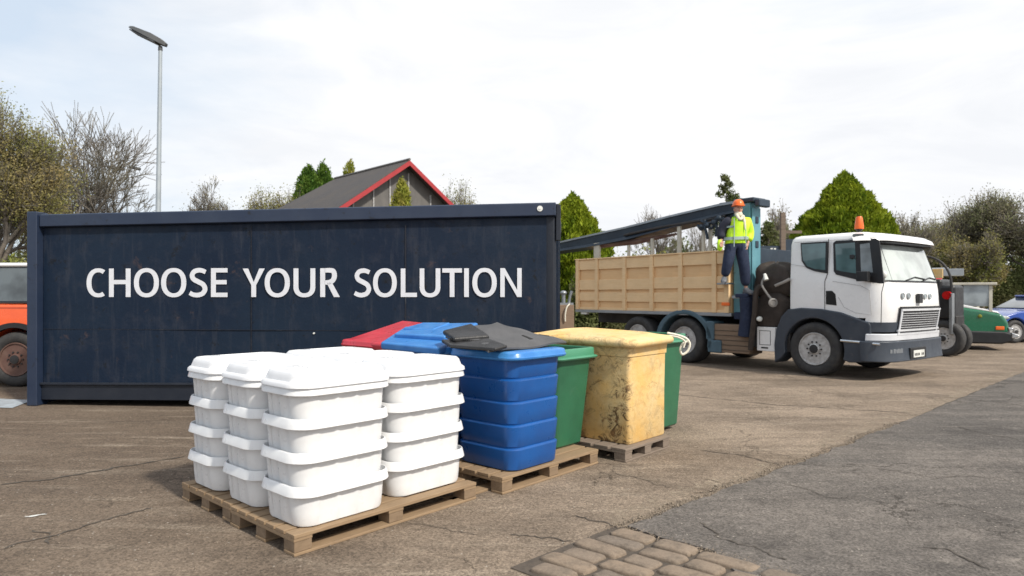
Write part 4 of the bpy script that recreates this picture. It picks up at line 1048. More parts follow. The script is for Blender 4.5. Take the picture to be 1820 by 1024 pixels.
m = MB(); m.tube(curve_pts([pt(1110,418), pt(1170,405), pt(1230,395), pt(1262,390), pt(1290,384)]), .035, 8); obj('boom_ram', m, MAT['chassis'], L)
for (a, b_, w_) in ((1061,468,.10),(1207,450,.045),(1250,447,.03),(1262,446,.035),(1117,462,.03),(1159,456,.035)):
    top_ = {1061:432,1207:402,1250:400,1262:398,1117:436,1159:424}[a]
    m = MB(); p0, p1 = pt(a,b_+6,.12), pt(a,top_,.12); m.box(p0[0]-w_,p0[0]+w_,.10,.16,p0[2],p1[2]); obj('frame_post', m, MAT['cream_trim'], L, bevel=.006)
m = MB(); m.tube([pt(1064,436,.2), pt(1130,430,.2), pt(1203,416,.2)], [.085,.075,.025], 6); obj('frame_bar', m, MAT['rust_brown'], L)
m = MB()
for q in ([(1240,400),(1246,408),(1252,402),(1256,392)], [(1252,392),(1262,406),(1270,400),(1272,388)], [(1246,393),(1258,397),(1276,392),(1288,388)], [(1252,402),(1255,412),(1258,425)], [(1266,392),(1274,404),(1272,420)], [(1276,384),(1282,398),(1279,412)]):
    m.tube(curve_pts([pt(a,b_,.05) for a, b_ in q], 5), .030, 8)
for q in ((1247,403,.06),(1258,401,.06),(1270,396,.07),(1278,388,.07)): m.ball(pt(q[0],q[1],.05), q[2], .06, q[2])
obj('grab_claw', m, MAT['boom_blue'], L)
m = MB(); m.tube([pt(1326,528,-.05), pt(1327,560,-.02), pt(1325,598,.0)], [.13,.12,.15], 12); m.box(pt(1314,520,0)[0], pt(1336,520,0)[0], -.16,.10, S(1325,524)[1]-.06, S(1325,522)[1]); m.box(-1.75,-1.2,.05,.5,1.0,1.15); obj('crane_footing', m, MAT['denim'], L, bevel=.02)
xs, zs = S(1289,502,-.1); m = MB(); m.box(xs-.14, xs+.16, -.2, -.012, zs-.045, zs-.01); obj('step', m, MAT['steel'], L, bevel=.006)
m = MB(); m.box(-1.05,-.55,.5,2.2,1.0,2.1); m.box(-1.7,-1.1,.8,2.3,1.0,1.7); obj('crane_base', m, MAT['chassis'], L, bevel=.03)

# black canvas bag bundle behind the cab
t = thing('canvas_bag', 'bulging black canvas cover slumped between crane mast and cab', 'bag', (0,0,0))
random.seed(12)
def blob(c, rx, ry, rz_, seed, amp=.14, n=26, mm=18):
    m = MB(); rs = random.Random(seed); ph = [(rs.uniform(0,6), rs.uniform(1,5), rs.uniform(1,5)) for _ in range(7)]
    lo = []
    for i in range(mm+1):
        th = PI*(i+.2)/(mm+.4); l = []
        for k in range(n):
            a = 2*PI*k/n; e = 1+amp*sum(math.sin(p+f*a+g_*th) for p, f, g_ in [(p,round(f),g_) for p,f,g_ in ph])/3.2
            sx_ = math.copysign(abs(math.cos(a))**.7, math.cos(a)); sy_ = math.copysign(abs(math.sin(a))**.7, math.sin(a))
            l.append((c[0]+rx*math.sin(th)**.7*sx_*e, c[1]+ry*math.sin(th)**.7*sy_*e, c[2]-rz_*math.copysign(abs(math.cos(th))**.8, math.cos(th))*e))
        lo.append(l)
    m.loft(lo); return m
def TW(px, py, y): x, z = S(px, py, y); p = TR + TD*x + TN*y; return Vector((p.x, p.y, z))
MT = Matrix.Translation(TR) @ Matrix.Rotation(TRZ,4,'Z')
x0, z0 = S(1374,500,.15); mb = blob((x0,.30,z0), .44,.30,.36, 3, .10); obj('upper_bundle', mb, MAT['canvas'], t, MT, smooth=60)
x0, z0 = S(1372,548,.15); mb = blob((x0,.28,z0-.06), .40,.28,.42, 5, .13); obj('lower_bundle', mb, MAT['canvas'], t, MT, smooth=60)
m = MB(); m.tube(curve_pts([TW(1352,508,-.1), TW(1344,520,-.12), TW(1341,560,-.1), TW(1336,600,-.08), TW(1334,622,-.06)]), .055, 8); obj('strap', m, MAT['canvas'], t)
m = MB(); m.tube(curve_pts([TW(1360,490,-.06), TW(1354,505,-.12), TW(1362,520,-.12), TW(1372,533,-.12)]), .022, 8); hs = obj('hose', m, MAT['hose'], t)
m = MB(); p = TW(1373,538,-.14); m.lathe([(.03,0),(.085,.01),(.09,.03),(.06,.045),(.055,.03),(.02,.03)], 16, Matrix.Translation(p) @ Matrix.Rotation(PI/2,4,'X')); obj('nozzle', m, MAT['hose'], t)
m = MB(); m.tube([TW(1359,487,-.1), TW(1362,498,-.12)], [.03,.05], 8); obj('hook', m, MAT['plate'], t)
m = MB(); m.tube(curve_pts([TW(1378,508,-.06), TW(1392,502,-.06), TW(1404,496,-.02)]), .03, 8); obj('hose', m, MAT['hose'], t)
m = MB(); p = TW(1350,567,-.1); m.ball(p,.06,.03,.05); obj('tag_patch', m, MAT['plate'], t)

# ================================================================ WORKER
def skin_mesh(name, verts, edges, radii, mat, parent, root=0, sub=2, ypr=1.0):
    me = bpy.data.meshes.new(name); me.from_pydata([tuple(v) for v in verts], edges, [])
    o = bpy.data.objects.new(name, me); COL.objects.link(o)
    sk = o.modifiers.new('skin', 'SKIN'); sk.use_smooth_shade = True
    if not me.skin_vertices: me.skin_vertices.new()
    sv = me.skin_vertices[0].data
    for i, r in enumerate(radii):
        sv[i].radius = (r, r) if not isinstance(r, tuple) else r; sv[i].use_root = (i == root)
    ss = o.modifiers.new('sub', 'SUBSURF'); ss.levels = sub; ss.render_levels = sub
    bpy.context.view_layer.update()
    nm = bpy.data.meshes.new_from_object(o.evaluated_get(bpy.context.evaluated_depsgraph_get())); nm.name = name
    o.modifiers.clear(); o.data = nm; nm.materials.clear(); nm.materials.append(mat); nm.shade_smooth()
    o.parent = parent; return o
ZP = 13.45
wk_o = P(1306, 506, ZP)
def W_(px, py, dy=0.): q = P(px, py, ZP); return Vector((q.x-wk_o.x, dy, q.z-wk_o.z))
wk = thing('person', 'worker in lime high-visibility jacket and orange hard hat standing against the lorry box', 'person', wk_o, 0)
pel = W_(1307,430,0)
J = dict(pel=pel, sp=W_(1307,413,.0), ch=W_(1309,398,0), nk=W_(1311,388,.0), hd=W_(1311.5,380,-.01), ht=W_(1311.5,367,-.01),
  lh=W_(1300,434,0), lk=W_(1292,467,-.06), la=W_(1288,494,.02), lt=W_(1283,500,-.12),
  rh=W_(1315,434,0), rk=W_(1322,472,-.03), ra=W_(1327,512,.04), rt=W_(1331,520,-.10),
  ls=W_(1292.5,393,0), le=W_(1283,411,.05), lw=W_(1281,428,-.04), lp=W_(1280.5,433,-.06),
  rs=W_(1328,394,0), re=W_(1334,415,.05), rw=W_(1328,433,-.05), rp=W_(1325,438,-.07))
names = list(J); idx = {n_: i for i, n_ in enumerate(names)}
E = [('pel','sp'),('sp','ch'),('ch','nk'),('nk','hd'),('hd','ht'),('pel','lh'),('lh','lk'),('lk','la'),('la','lt'),('pel','rh'),('rh','rk'),('rk','ra'),('ra','rt'),
     ('ch','ls'),('ls','le'),('le','lw'),('lw','lp'),('ch','rs'),('rs','re'),('re','rw'),('rw','rp')]
rad = dict(pel=.12, sp=.10, ch=.09, nk=.05, hd=.075, ht=.085, lh=.085, lk=.055, la=.036, lt=.035, rh=.085, rk=.055, ra=.036, rt=.035, ls=.04, le=.035, lw=.026, lp=.03, rs=.04, re=.035, rw=.026, rp=.03)
V_ = [J[n_] for n_ in names]; E_ = [(idx[a], idx[b_]) for a, b_ in E]; Rr = [rad[n_] for n_ in names]
for hp, hw in (('lp','lw'),('rp','rw')):           # fingers
    d = (J[hp]-J[hw]).normalized(); sd = d.cross(Vector((0,1,0))).normalized()
    for k in range(4):
        o_ = J[hp] + d*.02 + sd*(.018*(k-1.5)); ln = (.06,.07,.065,.05)[k]
        i0 = len(V_); V_ += [o_, o_+d*ln*.5+Vector((0,-.008,0)), o_+d*ln+Vector((0,-.028,0))]; Rr += [.010,.009,.008]; E_ += [(idx[hp], i0), (i0,i0+1), (i0+1,i0+2)]
    i0 = len(V_); s_ = -1 if hp == 'lp' else 1
    V_ += [J[hw]+d*.03+sd*.03*-s_, J[hw]+d*.06+sd*.045*-s_+Vector((0,-.02,0))]; Rr += [.011,.009]; E_ += [(idx[hw], i0), (i0,i0+1)]
skin_mesh('body', V_, E_, Rr, MAT['skin'], wk)
def sub_(names_, edges, rr, name, mat, extra={}):
    pts_ = [extra.get(n_, J.get(n_)) for n_ in names_]; skin_mesh(name, pts_, [(names_.index(a), names_.index(b_)) for a, b_ in edges], rr, mat, wk)
mid = lambda a, b_, k: J[a]*(1-k)+J[b_]*k
ex = dict(lk2=mid('lk','la',.5), rk2=mid('rk','ra',.5), lh2=mid('lh','lk',.45), rh2=mid('rh','rk',.45), la2=mid('lk','la',.93), ra2=mid('rk','ra',.95), w=J['pel']+Vector((0,0,.09)))
sub_(['pel','w','lh','lh2','lk','lk2','la2','rh','rh2','rk','rk2','ra2'], [('pel','w'),('pel','lh'),('lh','lh2'),('lh2','lk'),('lk','lk2'),('lk2','la2'),('pel','rh'),('rh','rh2'),('rh2','rk'),('rk','rk2'),('rk2','ra2')],
     [(.18,.15),(.18,.15),.135,.13,.112,.10,.092,.135,.135,.12,.11,.10], 'trousers', MAT['denim'], ex)
ex = dict(hm=J['pel']+Vector((.0,0,-.06)), b=J['sp'], c=J['ch']+Vector((0,0,.0)), n=mid('ch','nk',.85), re2=mid('re','rw',.8), cl=mid('ch','ls',.75), cr=J['rs'])
sub_(['b','hm','c','n','cl','cr','re','re2'], [('b','hm'),('b','c'),('c','n'),('c','cl'),('c','cr'),('cr','re'),('re','re2')], [(.225,.17),(.255,.18),(.215,.165),.095,.125,.115,.10,.085], 'hi_vis_jacket', MAT['hivis'], ex)
ex = dict(le2=mid('le','lw',.9), ls1=J['ls']+Vector((-.01,0,-.01)), c0=mid('ch','ls',.6))
sub_(['c0','ls1','le','le2'], [('c0','ls1'),('ls1','le'),('le','le2')], [.13,.13,.105,.085], 'dark_sleeve', MAT['navy_cloth'], ex)
m = blob(W_(1279,436,-.02), .055,.05,.12, 6, .06, 12, 8); obj('jacket_flap', m, MAT['hivis'], wk, smooth=60)
def ring(pts_, r, name):
    m = MB(); m.tube(pts_, r, 6); obj(name, m, MAT['reflect'], wk)
def band(zpx, w_, dp, name='reflective_band', hgt=.03, off=(0,0)):
    c = W_(1307, zpx, 0); m = MB(); lo = []
    for zz, k in ((-hgt,.985),(-hgt,1),(hgt,1),(hgt,.985)): lo.append([(c.x+off[0]+w_*k*math.cos(2*PI*i/28), w_*.0+dp*k*math.sin(2*PI*i/28), c.z+zz+.01*math.cos(2*PI*i/28)) for i in range(28)])
    m.loft(lo, False, False); obj(name, m, MAT['reflect'], wk, smooth=60)
bw_ = band(424.5, .262, .19); band(403.5, .235, .178, off=(.01,0), hgt=.018)
m = MB(); a, b_ = W_(1300,390,-.165), W_(1299,440,-.19); m.tube([a, (a+b_)/2+Vector((0,-.015,0)), b_], .010, 6); a, b_ = W_(1320,392,-.155), W_(1320,440,-.185); m.tube([a, (a+b_)/2+Vector((0,-.015,0)), b_], .008, 6); obj('reflective_braces', m, MAT['reflect'], wk)
# head details
hc = W_(1311.5, 372, -.01)
m = MB(); m.ball(hc+Vector((0,-.015,-.005)), .074,.092,.115, 16, 12); obj('face', m, MAT['skin'], wk, smooth=60)
m = MB(); m.tube([hc+Vector((0,-.105,.015)), hc+Vector((0,-.128,-.025)), hc+Vector((0,-.11,-.035))], [.010,.015,.010], 8); obj('nose', m, MAT['skin'], wk)
for s in (-1,1):
    m = MB(); m.ball(hc+Vector((.028*s,-.098,.012)), .012,.008,.007); obj('eye', m, MAT['eye'], wk)
    m = MB(); m.ball(hc+Vector((.078*s,0,-.01)), .012,.022,.032); obj('ear', m, MAT['skin'], wk)
m = MB(); m.ball(hc+Vector((0,-.10,-.06)), .024,.008,.006); obj('mouth', m, MAT['red_plastic'], wk)
m = blob(hc+Vector((.0,-.035,-.115)), .072,.075,.07, 9, .08, 16, 10); obj('beard', m, MAT['pale_cloth'], wk, smooth=60)
m = MB(); m.tube(curve_pts([W_(1306,382,-.10), W_(1310,392,-.17), W_(1318,385,-.10)],5), .032, 8); m.tube([W_(1317,386,-.13), W_(1318,398,-.17), W_(1319,410,-.175)], [.03,.028,.015], 8); obj('scarf', m, MAT['pale_cloth'], wk, smooth=60)
hz = W_(1311.5, 370, -.01); Mh = Matrix.Translation((hz.x, -.015, hz.z+.01))
m = MB(); m.loft([[(a*math.cos(2*PI*i/26), a*1.18*math.sin(2*PI*i/26), z) for i in range(26)] for a, z in ((.098,.03),(.128,.026),(.13,.035),(.112,.045),(.108,.08),(.09,.125),(.055,.155),(.015,.165))], M=Mh)
ht_ = obj('hard_hat', m, MAT['orange_plastic'], wk, smooth=50)
m = MB(); m.loft([[(.10*math.cos(a), -.10-.085*math.sin(a) if 0 < a < PI else -.10, .035-.02*math.sin(a)+dz) for a in [PI*i/12 for i in range(13)]] for dz in (0,.010)], M=Mh); obj('hat_peak', m, MAT['orange_plastic'], ht_)
for a, b_ in (('la','lt'),('ra','rt')):
    p0, p1 = J[a], J[b_]; m = MB(); d = (p1-p0); d.z = 0; d.normalize(); c = (p0+p1)/2
    lo = []
    for s, w_, h in ((-.14,.035,.09),(-.10,.055,.15),(-.03,.058,.16),(.05,.060,.11),(.12,.055,.085),(.16,.032,.05)):
        cc = Vector((c.x, c.y, min(p0.z,p1.z)-.05)) + d*s; q = Vector((-d.y, d.x, 0))
        lo.append([tuple(cc + q*(w_*math.cos(2*PI*k/12)) + Vector((0,0,max(0, h*.5+h*.5*math.sin(2*PI*k/12))))) for k in range(12)])
    m.loft(lo); obj('boot', m, MAT['shoe'], wk, smooth=50)

# ================================================================ OTHER VEHICLES
def at_(px, Z): return Vector(((px-CX)/F*Z, Z, 0))
def car(name, label, cat, loc, rz, prof, width, wheels, wr, paint, cab=None, roofmat=None, glass='glass_dark', arch_=1.16, lower=None, trim_z=None, extra=None, rim='alloy'):
    t = thing(name, label, cat, loc, rz); 
    def with_arches(pr):
        # pr bottom runs from last point to the first along z=zb: insert arches
        zb_ = pr[0][1]; out = list(pr); ar = []
        for wx in sorted(wheels):
            rr = wr*arch_; a0 = math.asin(max(-1,min(1,(zb_-wr)/rr)))
            ar += [(wx+rr*math.cos(a), wr+rr*math.sin(a)) for a in [PI-a0 + (2*a0-PI)*i/14 for i in range(15)]]
        return out, ar
    out, ar = with_arches(prof)
    m = MB(); m.prism_y(list(reversed(out)) + ar if False else out + list(reversed(ar)), 0, width); obj('body', m, MAT[paint], t, bevel=.05, seg=3, smooth=40)
    if cab:
        lo = []
        m = MB(); b0, b1, t0, t1, zl, zt_ = cab; ins = .16
        m.loft([[(b0,.05,zl),(b1,.05,zl),(b1,width-.05,zl),(b0,width-.05,zl)], [(t0,ins,zt_),(t1,ins,zt_),(t1,width-ins,zt_),(t0,width-ins,zt_)]]); obj('cabin', m, MAT[glass], t, bevel=.03)
        m = MB(); m.box(t0-.04,t1+.04,ins-.04,width-ins+.04,zt_-.01,zt_+.06); obj('roof', m, MAT[roofmat or paint], t, bevel=.04, seg=3)
        m = MB()
        for k in (0,.36,.68,1):
            xb_ = b0+(b1-b0)*k; xt_ = t0+(t1-t0)*k; m.loft([[(xb_-.04,.04,zl),(xb_+.04,.04,zl),(xb_+.04,.07,zl),(xb_-.04,.07,zl)],[(xt_-.035,ins-.01,zt_),(xt_+.035,ins-.01,zt_),(xt_+.035,ins+.02,zt_),(xt_-.035,ins+.02,zt_)]])
        obj('pillars', m, MAT['black_trim'], t)
    for wx in wheels:
        wheel_near('wheel', wx, .0, t, r=wr, w=.22, rimmat=rim); wheel_near('wheel', wx, width-.24, t, r=wr, w=.22, rimmat=rim)
    m = MB(); m.box(min(wheels)-.2, max(wheels)+.2, .25, width-.25, wr*.7, wr*1.6); obj('underbody', m, MAT['chassis'], t)
    return t
# orange and white car at far left
oc = car('parked_car', 'orange car with white roof half hidden behind the navy container', 'car', (-8.13,10.86,0), 0,
    [(-3.6,.38),(-3.62,.8),(-3.5,1.10),(-3.3,1.40),(.35,1.36),(.80,1.28),(.88,.9),(.86,.38)], 1.85, (0,-2.75), .45, 'orange_paint', cab=(-3.35,.55,-3.2,.15,1.36,1.98), roofmat='white_paint', glass='glass_dark', rim='rust_brown')
m = MB(); rr = .45
lo = [[(rr*a*math.cos(R(d)), y_, rr+rr*a*math.sin(R(d))) for a, y_ in ((1.16,-.03),(1.34,-.03),(1.34,.05),(1.16,.05))] for d in range(-5,186,8)]
m.loft(lo); m.box(-2.2,-.62,-.02,.1,.30,.52); obj('arch_trim', m, MAT['black_trim'], oc, smooth=30)
m = MB(); m.box(-3.4,.4,-.012,.03,1.385,1.405); obj('waist_trim', m, MAT['navy_dark'], oc)
m = MB(); m.box(-3.3,.45,-.012,.01,1.30,1.312); obj('waist_trim', m, MAT['orange_paint'], oc)
# small dark tractor just beyond the cab
dk = thing('tractor', 'small dark tractor half hidden behind the white cab', 'tractor', G(1680,634), TRZ); D_ = dk
wheel_near('wheel', -.05,0,D_, r=.44, w=.24); wheel_near('wheel', -.05,.45,D_, r=.44, w=.2); wheel_near('wheel', -1.9,0,D_, r=.38, w=.2); wheel_near('wheel', -1.9,.55,D_, r=.38, w=.2)
m = MB(); m.box(-2.3,.2,.12,.66,.55,1.0); obj('chassis', m, MAT['chassis'], D_, bevel=.03)
m = MB(); m.box(-1.6,-.1,.04,.74,1.0,1.9); m.box(-2.4,-1.6,.1,.68,1.0,1.45); m.box(-.3,.18,.06,.72,.9,1.75); obj('engine_cover', m, MAT['black_trim'], D_, bevel=.08, seg=3)
for yy in (.05,):
    m = MB(); m.tube(curve_pts([(-1.5,yy,2.50),(-.6,yy,2.50),(-.15,yy,2.35),(.08,yy,2.0),(.12,yy,1.5),(.10,yy,1.05)],5), .03, 8); m.tube([(-1.4,yy,1.8),(-1.4,yy,2.5)], .03, 8); obj('roll_bar', m, MAT['chassis'], D_)
m = MB(); m.cyl((.05,-.06,1.50),(.05,.04,1.50),.10,14); obj('red_lamp', m, MAT['red_lens'], D_)
m = MB(); m.box(-.45,-.05,-.02,.03,1.92,2.15); obj('yellow_panel', m, MAT['yellow_body'], D_, bevel=.01)
m = MB(); m.box(.10,.17,-.06,.10,.55,1.55); obj('mud_flap', m, MAT['steel'], D_, bevel=.01)
# green and white utility vehicle
gv = thing('utility_vehicle', 'green and white vehicle with boxy glazed cabin beyond the lorry', 'vehicle', G(1684,621), R(-24)); q = gv
def gpt(px, py, Zg): p = P(px, py, Zg) - gv.location; return gv.rotation_euler.to_matrix().inverted() @ p if False else Matrix.Rotation(R(24),3,'Z') @ p
wheel_near('wheel', .1,0.05,gv, r=.34, w=.2); wheel_near('wheel', .1,1.5,gv, r=.34, w=.2); wheel_near('wheel', -1.9,.05,gv, r=.34, w=.2)
m = MB(); m.prism_y([(-2.3,.42),(1.25,.38),(1.42,.5),(1.40,.78),(1.25,1.0),(.9,1.08),(-.1,1.26),(-2.3,1.26)], 0, 1.75); obj('body', m, MAT['green_car'], gv, bevel=.09, seg=4)
m = MB(); m.prism_y([(-2.25,1.24),(-.1,1.245),(.9,1.065),(1.22,1.0),(1.16,1.06),(.9,1.12),(-.1,1.36),(-2.25,1.36)], .04, 1.71); obj('bonnet_stripe', m, MAT['white_paint'], gv, bevel=.03)
m = MB(); m.prism_y([(-2.35,.18),(1.25,.18),(1.50,.26),(1.52,.46),(1.3,.52),(-2.35,.56)], -.04, 1.79); obj('lower_sill', m, MAT['black_trim'], gv, bevel=.05, seg=3)
m = MB(); m.prism_y([(1.45,.34),(1.60,.36),(1.62,.44),(1.45,.50)], -.05, 1.8); m.prism_y([(1.40,.54),(1.50,.56),(1.50,.62),(1.38,.64)], .0, 1.75); obj('chrome_bumper', m, MAT['chrome'], gv, bevel=.02)
m = MB(); m.box(1.10,1.30,-.02,.02,.56,.66); obj('tail_lamp', m, MAT['orange_plastic'], gv, bevel=.02)
m = MB(); m.box(-.25,1.02,.06,1.6,1.2,1.78); cb = obj('cabin_glass', m, MAT['glass_grey'], gv)
m = MB(); m.box(-.35,1.14,-.02,1.7,1.78,1.85); obj('cabin_roof', m, MAT['cream_trim'], gv, bevel=.015)
for x, y in ((-.28,.04),(.34,.045),(1.0,.04),(1.0,1.55),(-.28,1.55)):
    m = MB(); m.box(x-.035,x+.045,y-.0,y+.07,1.05,1.78); obj('cabin_post', m, MAT['cream_trim' if x != .34 else 'black_trim'], gv, bevel=.006)
m = MB(); m.ball((.75,-.005,.93), .05,.02,.05); obj('badge', m, MAT['conifer_yellow'], gv)
m = MB(); m.box(-1.0,-.4,.2,.6,1.8,1.95); m.tube([(-.3,.5,1.85),(-.3,.5,2.25),(.1,.5,2.25)], .05, 8); m.box(-.05,.45,.35,.65,2.05,2.25); obj('roof_gear', m, MAT['steel'], gv, bevel=.03)
m = MB(); m.box(-1.2,-.1,.1,.5,1.86,1.98); obj('red_bar', m, MAT['red_plastic'], gv, bevel=.03)
# silver car nose between green vehicle and blue car
car('parked_car', 'small silver car between the green vehicle and the blue car', 'car', at_(1772,21.6), R(-20),
    [(-3.4,.25),(-3.45,.7),(-2.9,.95),(-.9,.92),(.35,.80),(.75,.62),(.78,.3)], 1.6, (0,-2.4), .33, 'silver_car', cab=(-2.6,-.8,-2.3,-1.3,.92,1.3))
# blue sports car, its nose to the left
bc_ = car('sports_car', 'low blue sports car at the right edge near the grass', 'car', G(1806,610), R(8),
    [(4.0,.22),(4.05,.6),(3.7,1.0),(2.4,1.12),(1.0,1.07),(.1,.98),(-.55,.80),(-.85,.58),(-.88,.25)][::-1], 1.85, (0,2.6), .36, 'blue_car', cab=(.95,3.3,1.7,2.9,1.08,1.45))
m = MB(); m.ball((-.45,-.01,.80), .22,.04,.06); obj('headlight', m, MAT['glass_front'], bc_)
m = MB(); m.ball((-.55,1.6,.84), .2,.2,.06); obj('headlight', m, MAT['glass_front'], bc_)

# valve stand with brick-coloured base, seen between container and lorry box
t = thing('valve_stand', 'small grey valve with a hose on a crate right of the container', 'valve', P(1006,575,13.5) * 1)
t.location.z = 0
m = MB(); zc = P(0,575,13.5).z; m.box(-.14,.15,-.15,.15,0,zc+.38); obj('crate', m, MAT['crate_wood'], t, bevel=.01)
m = MB(); m.box(-.14,.14,-.14,.14,zc+.38,zc+.42); m.tube([(-.05,0,zc+.42),(-.05,0,zc+.58)], .04, 8); m.ball((-.05,0,zc+.62), .07,.07,.05); m.tube([(.06,0,zc+.42),(.08,0,zc+.55),(.12,0,zc+.66)], .03, 8); obj('valve_body', m, MAT['steel'], t, smooth=50)
m = MB(); m.tube(curve_pts([(.06,-.18,zc+.40),(0,-.2,zc+.33),(-.03,-.2,zc+.2),(-.03,-.18,zc+.05)]), .015, 8); obj('hose', m, MAT['cord'], t)

# ================================================================ STREET LAMPS
def street_lamp():
    Zl = 17.0; b = P(279,525,Zl); t = thing('street_lamp', 'tall grey street lamp with angled flat head behind the container', 'street lamp', (b.x,b.y,0))
    top = P(285,90,Zl); m = MB(); m.tube([(0,0,0),(0,0,1.2),(.0,0,1.25),(top.x-b.x,0,top.z)], [.085,.08,.072,.045], 16); obj('pole', m, MAT['lamp_grey'], t, smooth=50)
    dx = top.x-b.x
    m = MB(); m.tube([(dx,0,top.z),(dx+.0,0,top.z+.10)], [.055,.05], 12); obj('bracket', m, MAT['lamp_dark'], t)
    m = MB()
    Mh = Matrix.Translation((dx+.06,0,top.z+.16)) @ Matrix.Rotation(R(26),4,'Y')
    m.loft([[(x, -w_, -h*.3),(x, w_, -h*.3),(x, w_*.8, h),(x, -w_*.8, h)] for x, w_, h in ((.10,.06,.06),(-.05,.13,.10),(-.3,.22,.11),(-.75,.24,.07),(-.86,.19,.04))], M=Mh); hd = obj('lamp_head', m, MAT['lamp_dark'], t, bevel=.012)
    m = MB(); m.box(-.80,-.12,-.20,.20,-.060,-.034, Mh); obj('lens', m, MAT['lamp_dark'], t)
street_lamp()
Zl = 46.; b = P(226,525,Zl); t = thing('street_lamp', 'distant twin-headed lamp among bare branches left of the tall one', 'street lamp', (b.x,b.y,0))
m = MB(); m.tube([(0,0,0),(0,0,P(0,305,Zl).z)], [.10,.06], 10); obj('pole', m, MAT['lamp_grey'], t)
for a, c_ in ((191,221),(230,249)):
    pa, pb = P(a,296.5,Zl), P(c_,301,Zl); m = MB(); m.tube([Vector((pa.x-b.x,0,pa.z)), Vector((pb.x-b.x,0,pb.z))], .12, 6); obj('lamp_head', m, MAT['lamp_dark'], t)

# ================================================================ HOUSE
ap = Vector((-4.70,30.,0)); zr = 7.6; rd = Vector((-.69,.72,0)).normalized(); gd = Vector((.72,.69,0)).normalized(); PIT = .69; AW = 5.2; LN = 12.
hs = thing('house', 'house with slate roof and red edged grey gable behind the container', 'house', ap)
def hp(b, a, z): v = rd*b + gd*a; return (v.x, v.y, z)
m = MB(); wv = AW-.45
m.add([hp(.35,-wv,0),hp(.35,wv,0),hp(.35,wv,zr-PIT*wv-.12),hp(.35,0,zr-.12),hp(.35,-wv,zr-PIT*wv-.12), hp(LN-.3,-wv,0),hp(LN-.3,wv,0),hp(LN-.3,wv,zr-PIT*wv-.12),hp(LN-.3,0,zr-PIT*wv-.1),hp(LN-.3,-wv,zr-PIT*wv-.12)],
      [(0,1,2,3,4),(9,8,7,6,5),(0,5,6,1),(0,4,9,5),(1,6,7,2)]); obj('wall', m, MAT['gable_grey'], hs, smooth=0)
for s, nm in ((-1,'roof'),(1,'roof')):
    RL = 6.6 if s else LN
    e = AW; th = .10
    m = MB(); q0, q1, q2, q3 = hp(-.12,0,zr), hp(6.6,0,zr), hp(LN-1.5,e*s,zr-PIT*e), hp(-.12,e*s,zr-PIT*e)
    m.add([q0,q1,q2,q3] + [(a_[0],a_[1],a_[2]-th) for a_ in (q0,q1,q2,q3)], [(0,1,2,3),(7,6,5,4),(0,4,5,1),(1,5,6,2),(2,6,7,3),(3,7,4,0)]); obj('roof', m, MAT['roof_slate'], hs, smooth=0)
    m = MB(); lo = []
    for a in (0, e*s): lo.append([hp(bb, a, zr-PIT*abs(a)+dz) for bb, dz in ((-.16,-.03),(-.16,-.25),(-.10,-.25),(-.10,-.03))])
    m.loft(lo); obj('bargeboard', m, MAT['fascia_red'], hs, smooth=0)
m = MB(); m.add([hp(6.6,0,zr-.01),hp(LN-1.5,-AW,zr-PIT*AW-.01),hp(LN-1.5,AW,zr-PIT*AW-.01),hp(6.6,0,zr-.1)], [(0,1,2),(3,2,1)]); obj('roof_hip', m, MAT['roof_slate'], hs, smooth=0)
m = MB(); m.tube([hp(-.14,0,zr+.03), hp(6.6,0,zr+.03)], .06, 8); obj('ridge', m, MAT['gable_grey'], hs)
for a in (-2.6,-1.6,-.75,.25,1.5):
    m = MB(); m.add([hp(.30,a-.03,3),hp(.30,a+.03,3),hp(.30,a+.03,zr-.35-PIT*abs(a)),hp(.30,a-.03,zr-.35-PIT*abs(a)),hp(.36,a-.03,3),hp(.36,a+.03,3),hp(.36,a+.03,zr-.35-PIT*abs(a)),hp(.36,a-.03,zr-.35-PIT*abs(a))], [(0,3,2,1),(4,5,6,7),(0,1,5,4),(1,2,6,5),(2,3,7,6),(3,0,4,7)]); obj('cladding_strip', m, MAT['batten'], hs)
m = MB(); m.add([hp(.2,-2.4,3.6),hp(.2,-1.3,3.6),hp(.2,-1.9,5.9),hp(.22,-2.4,3.6),hp(.22,-1.3,3.6),hp(.22,-1.9,5.9)], [(0,1,2),(5,4,3),(0,3,4,1),(1,4,5,2),(2,5,3,0)]); 
# ================================================================ FENCE BEHIND THE CRANE
fz = 19.; b = P(1375,525,fz); t = thing('fence', 'dark board fence with one tall timber post behind the crane', 'fence', (b.x,fz,0))
def fx(px): return (px-CX)/F*fz - b.x
m = MB(); m.box(fx(1335), fx(1388), .02, .06, 0, P(0,437,fz).z); m.box(fx(1396), fx(1420), .02, .06, 0, P(0,425,fz).z); obj('board_panel', m, MAT['boom_blue'], t)
m = MB(); m.box(fx(1387), fx(1395.5), -.05, .07, 0, P(0,378,fz).z); obj('tall_post', m, MAT['brown_board'], t, bevel=.01)
for px in (1369, 1375): m = MB(); m.box(fx(px), fx(px+3.5), -.03, .018, 0, P(0,441,fz).z); obj('upright', m, MAT['plate'], t)
m = MB(); m.box(fx(1395.8), fx(1425), -.01, .018, P(0,415,fz).z, P(0,410,fz).z); obj('top_bar', m, MAT['brown_board'], t)

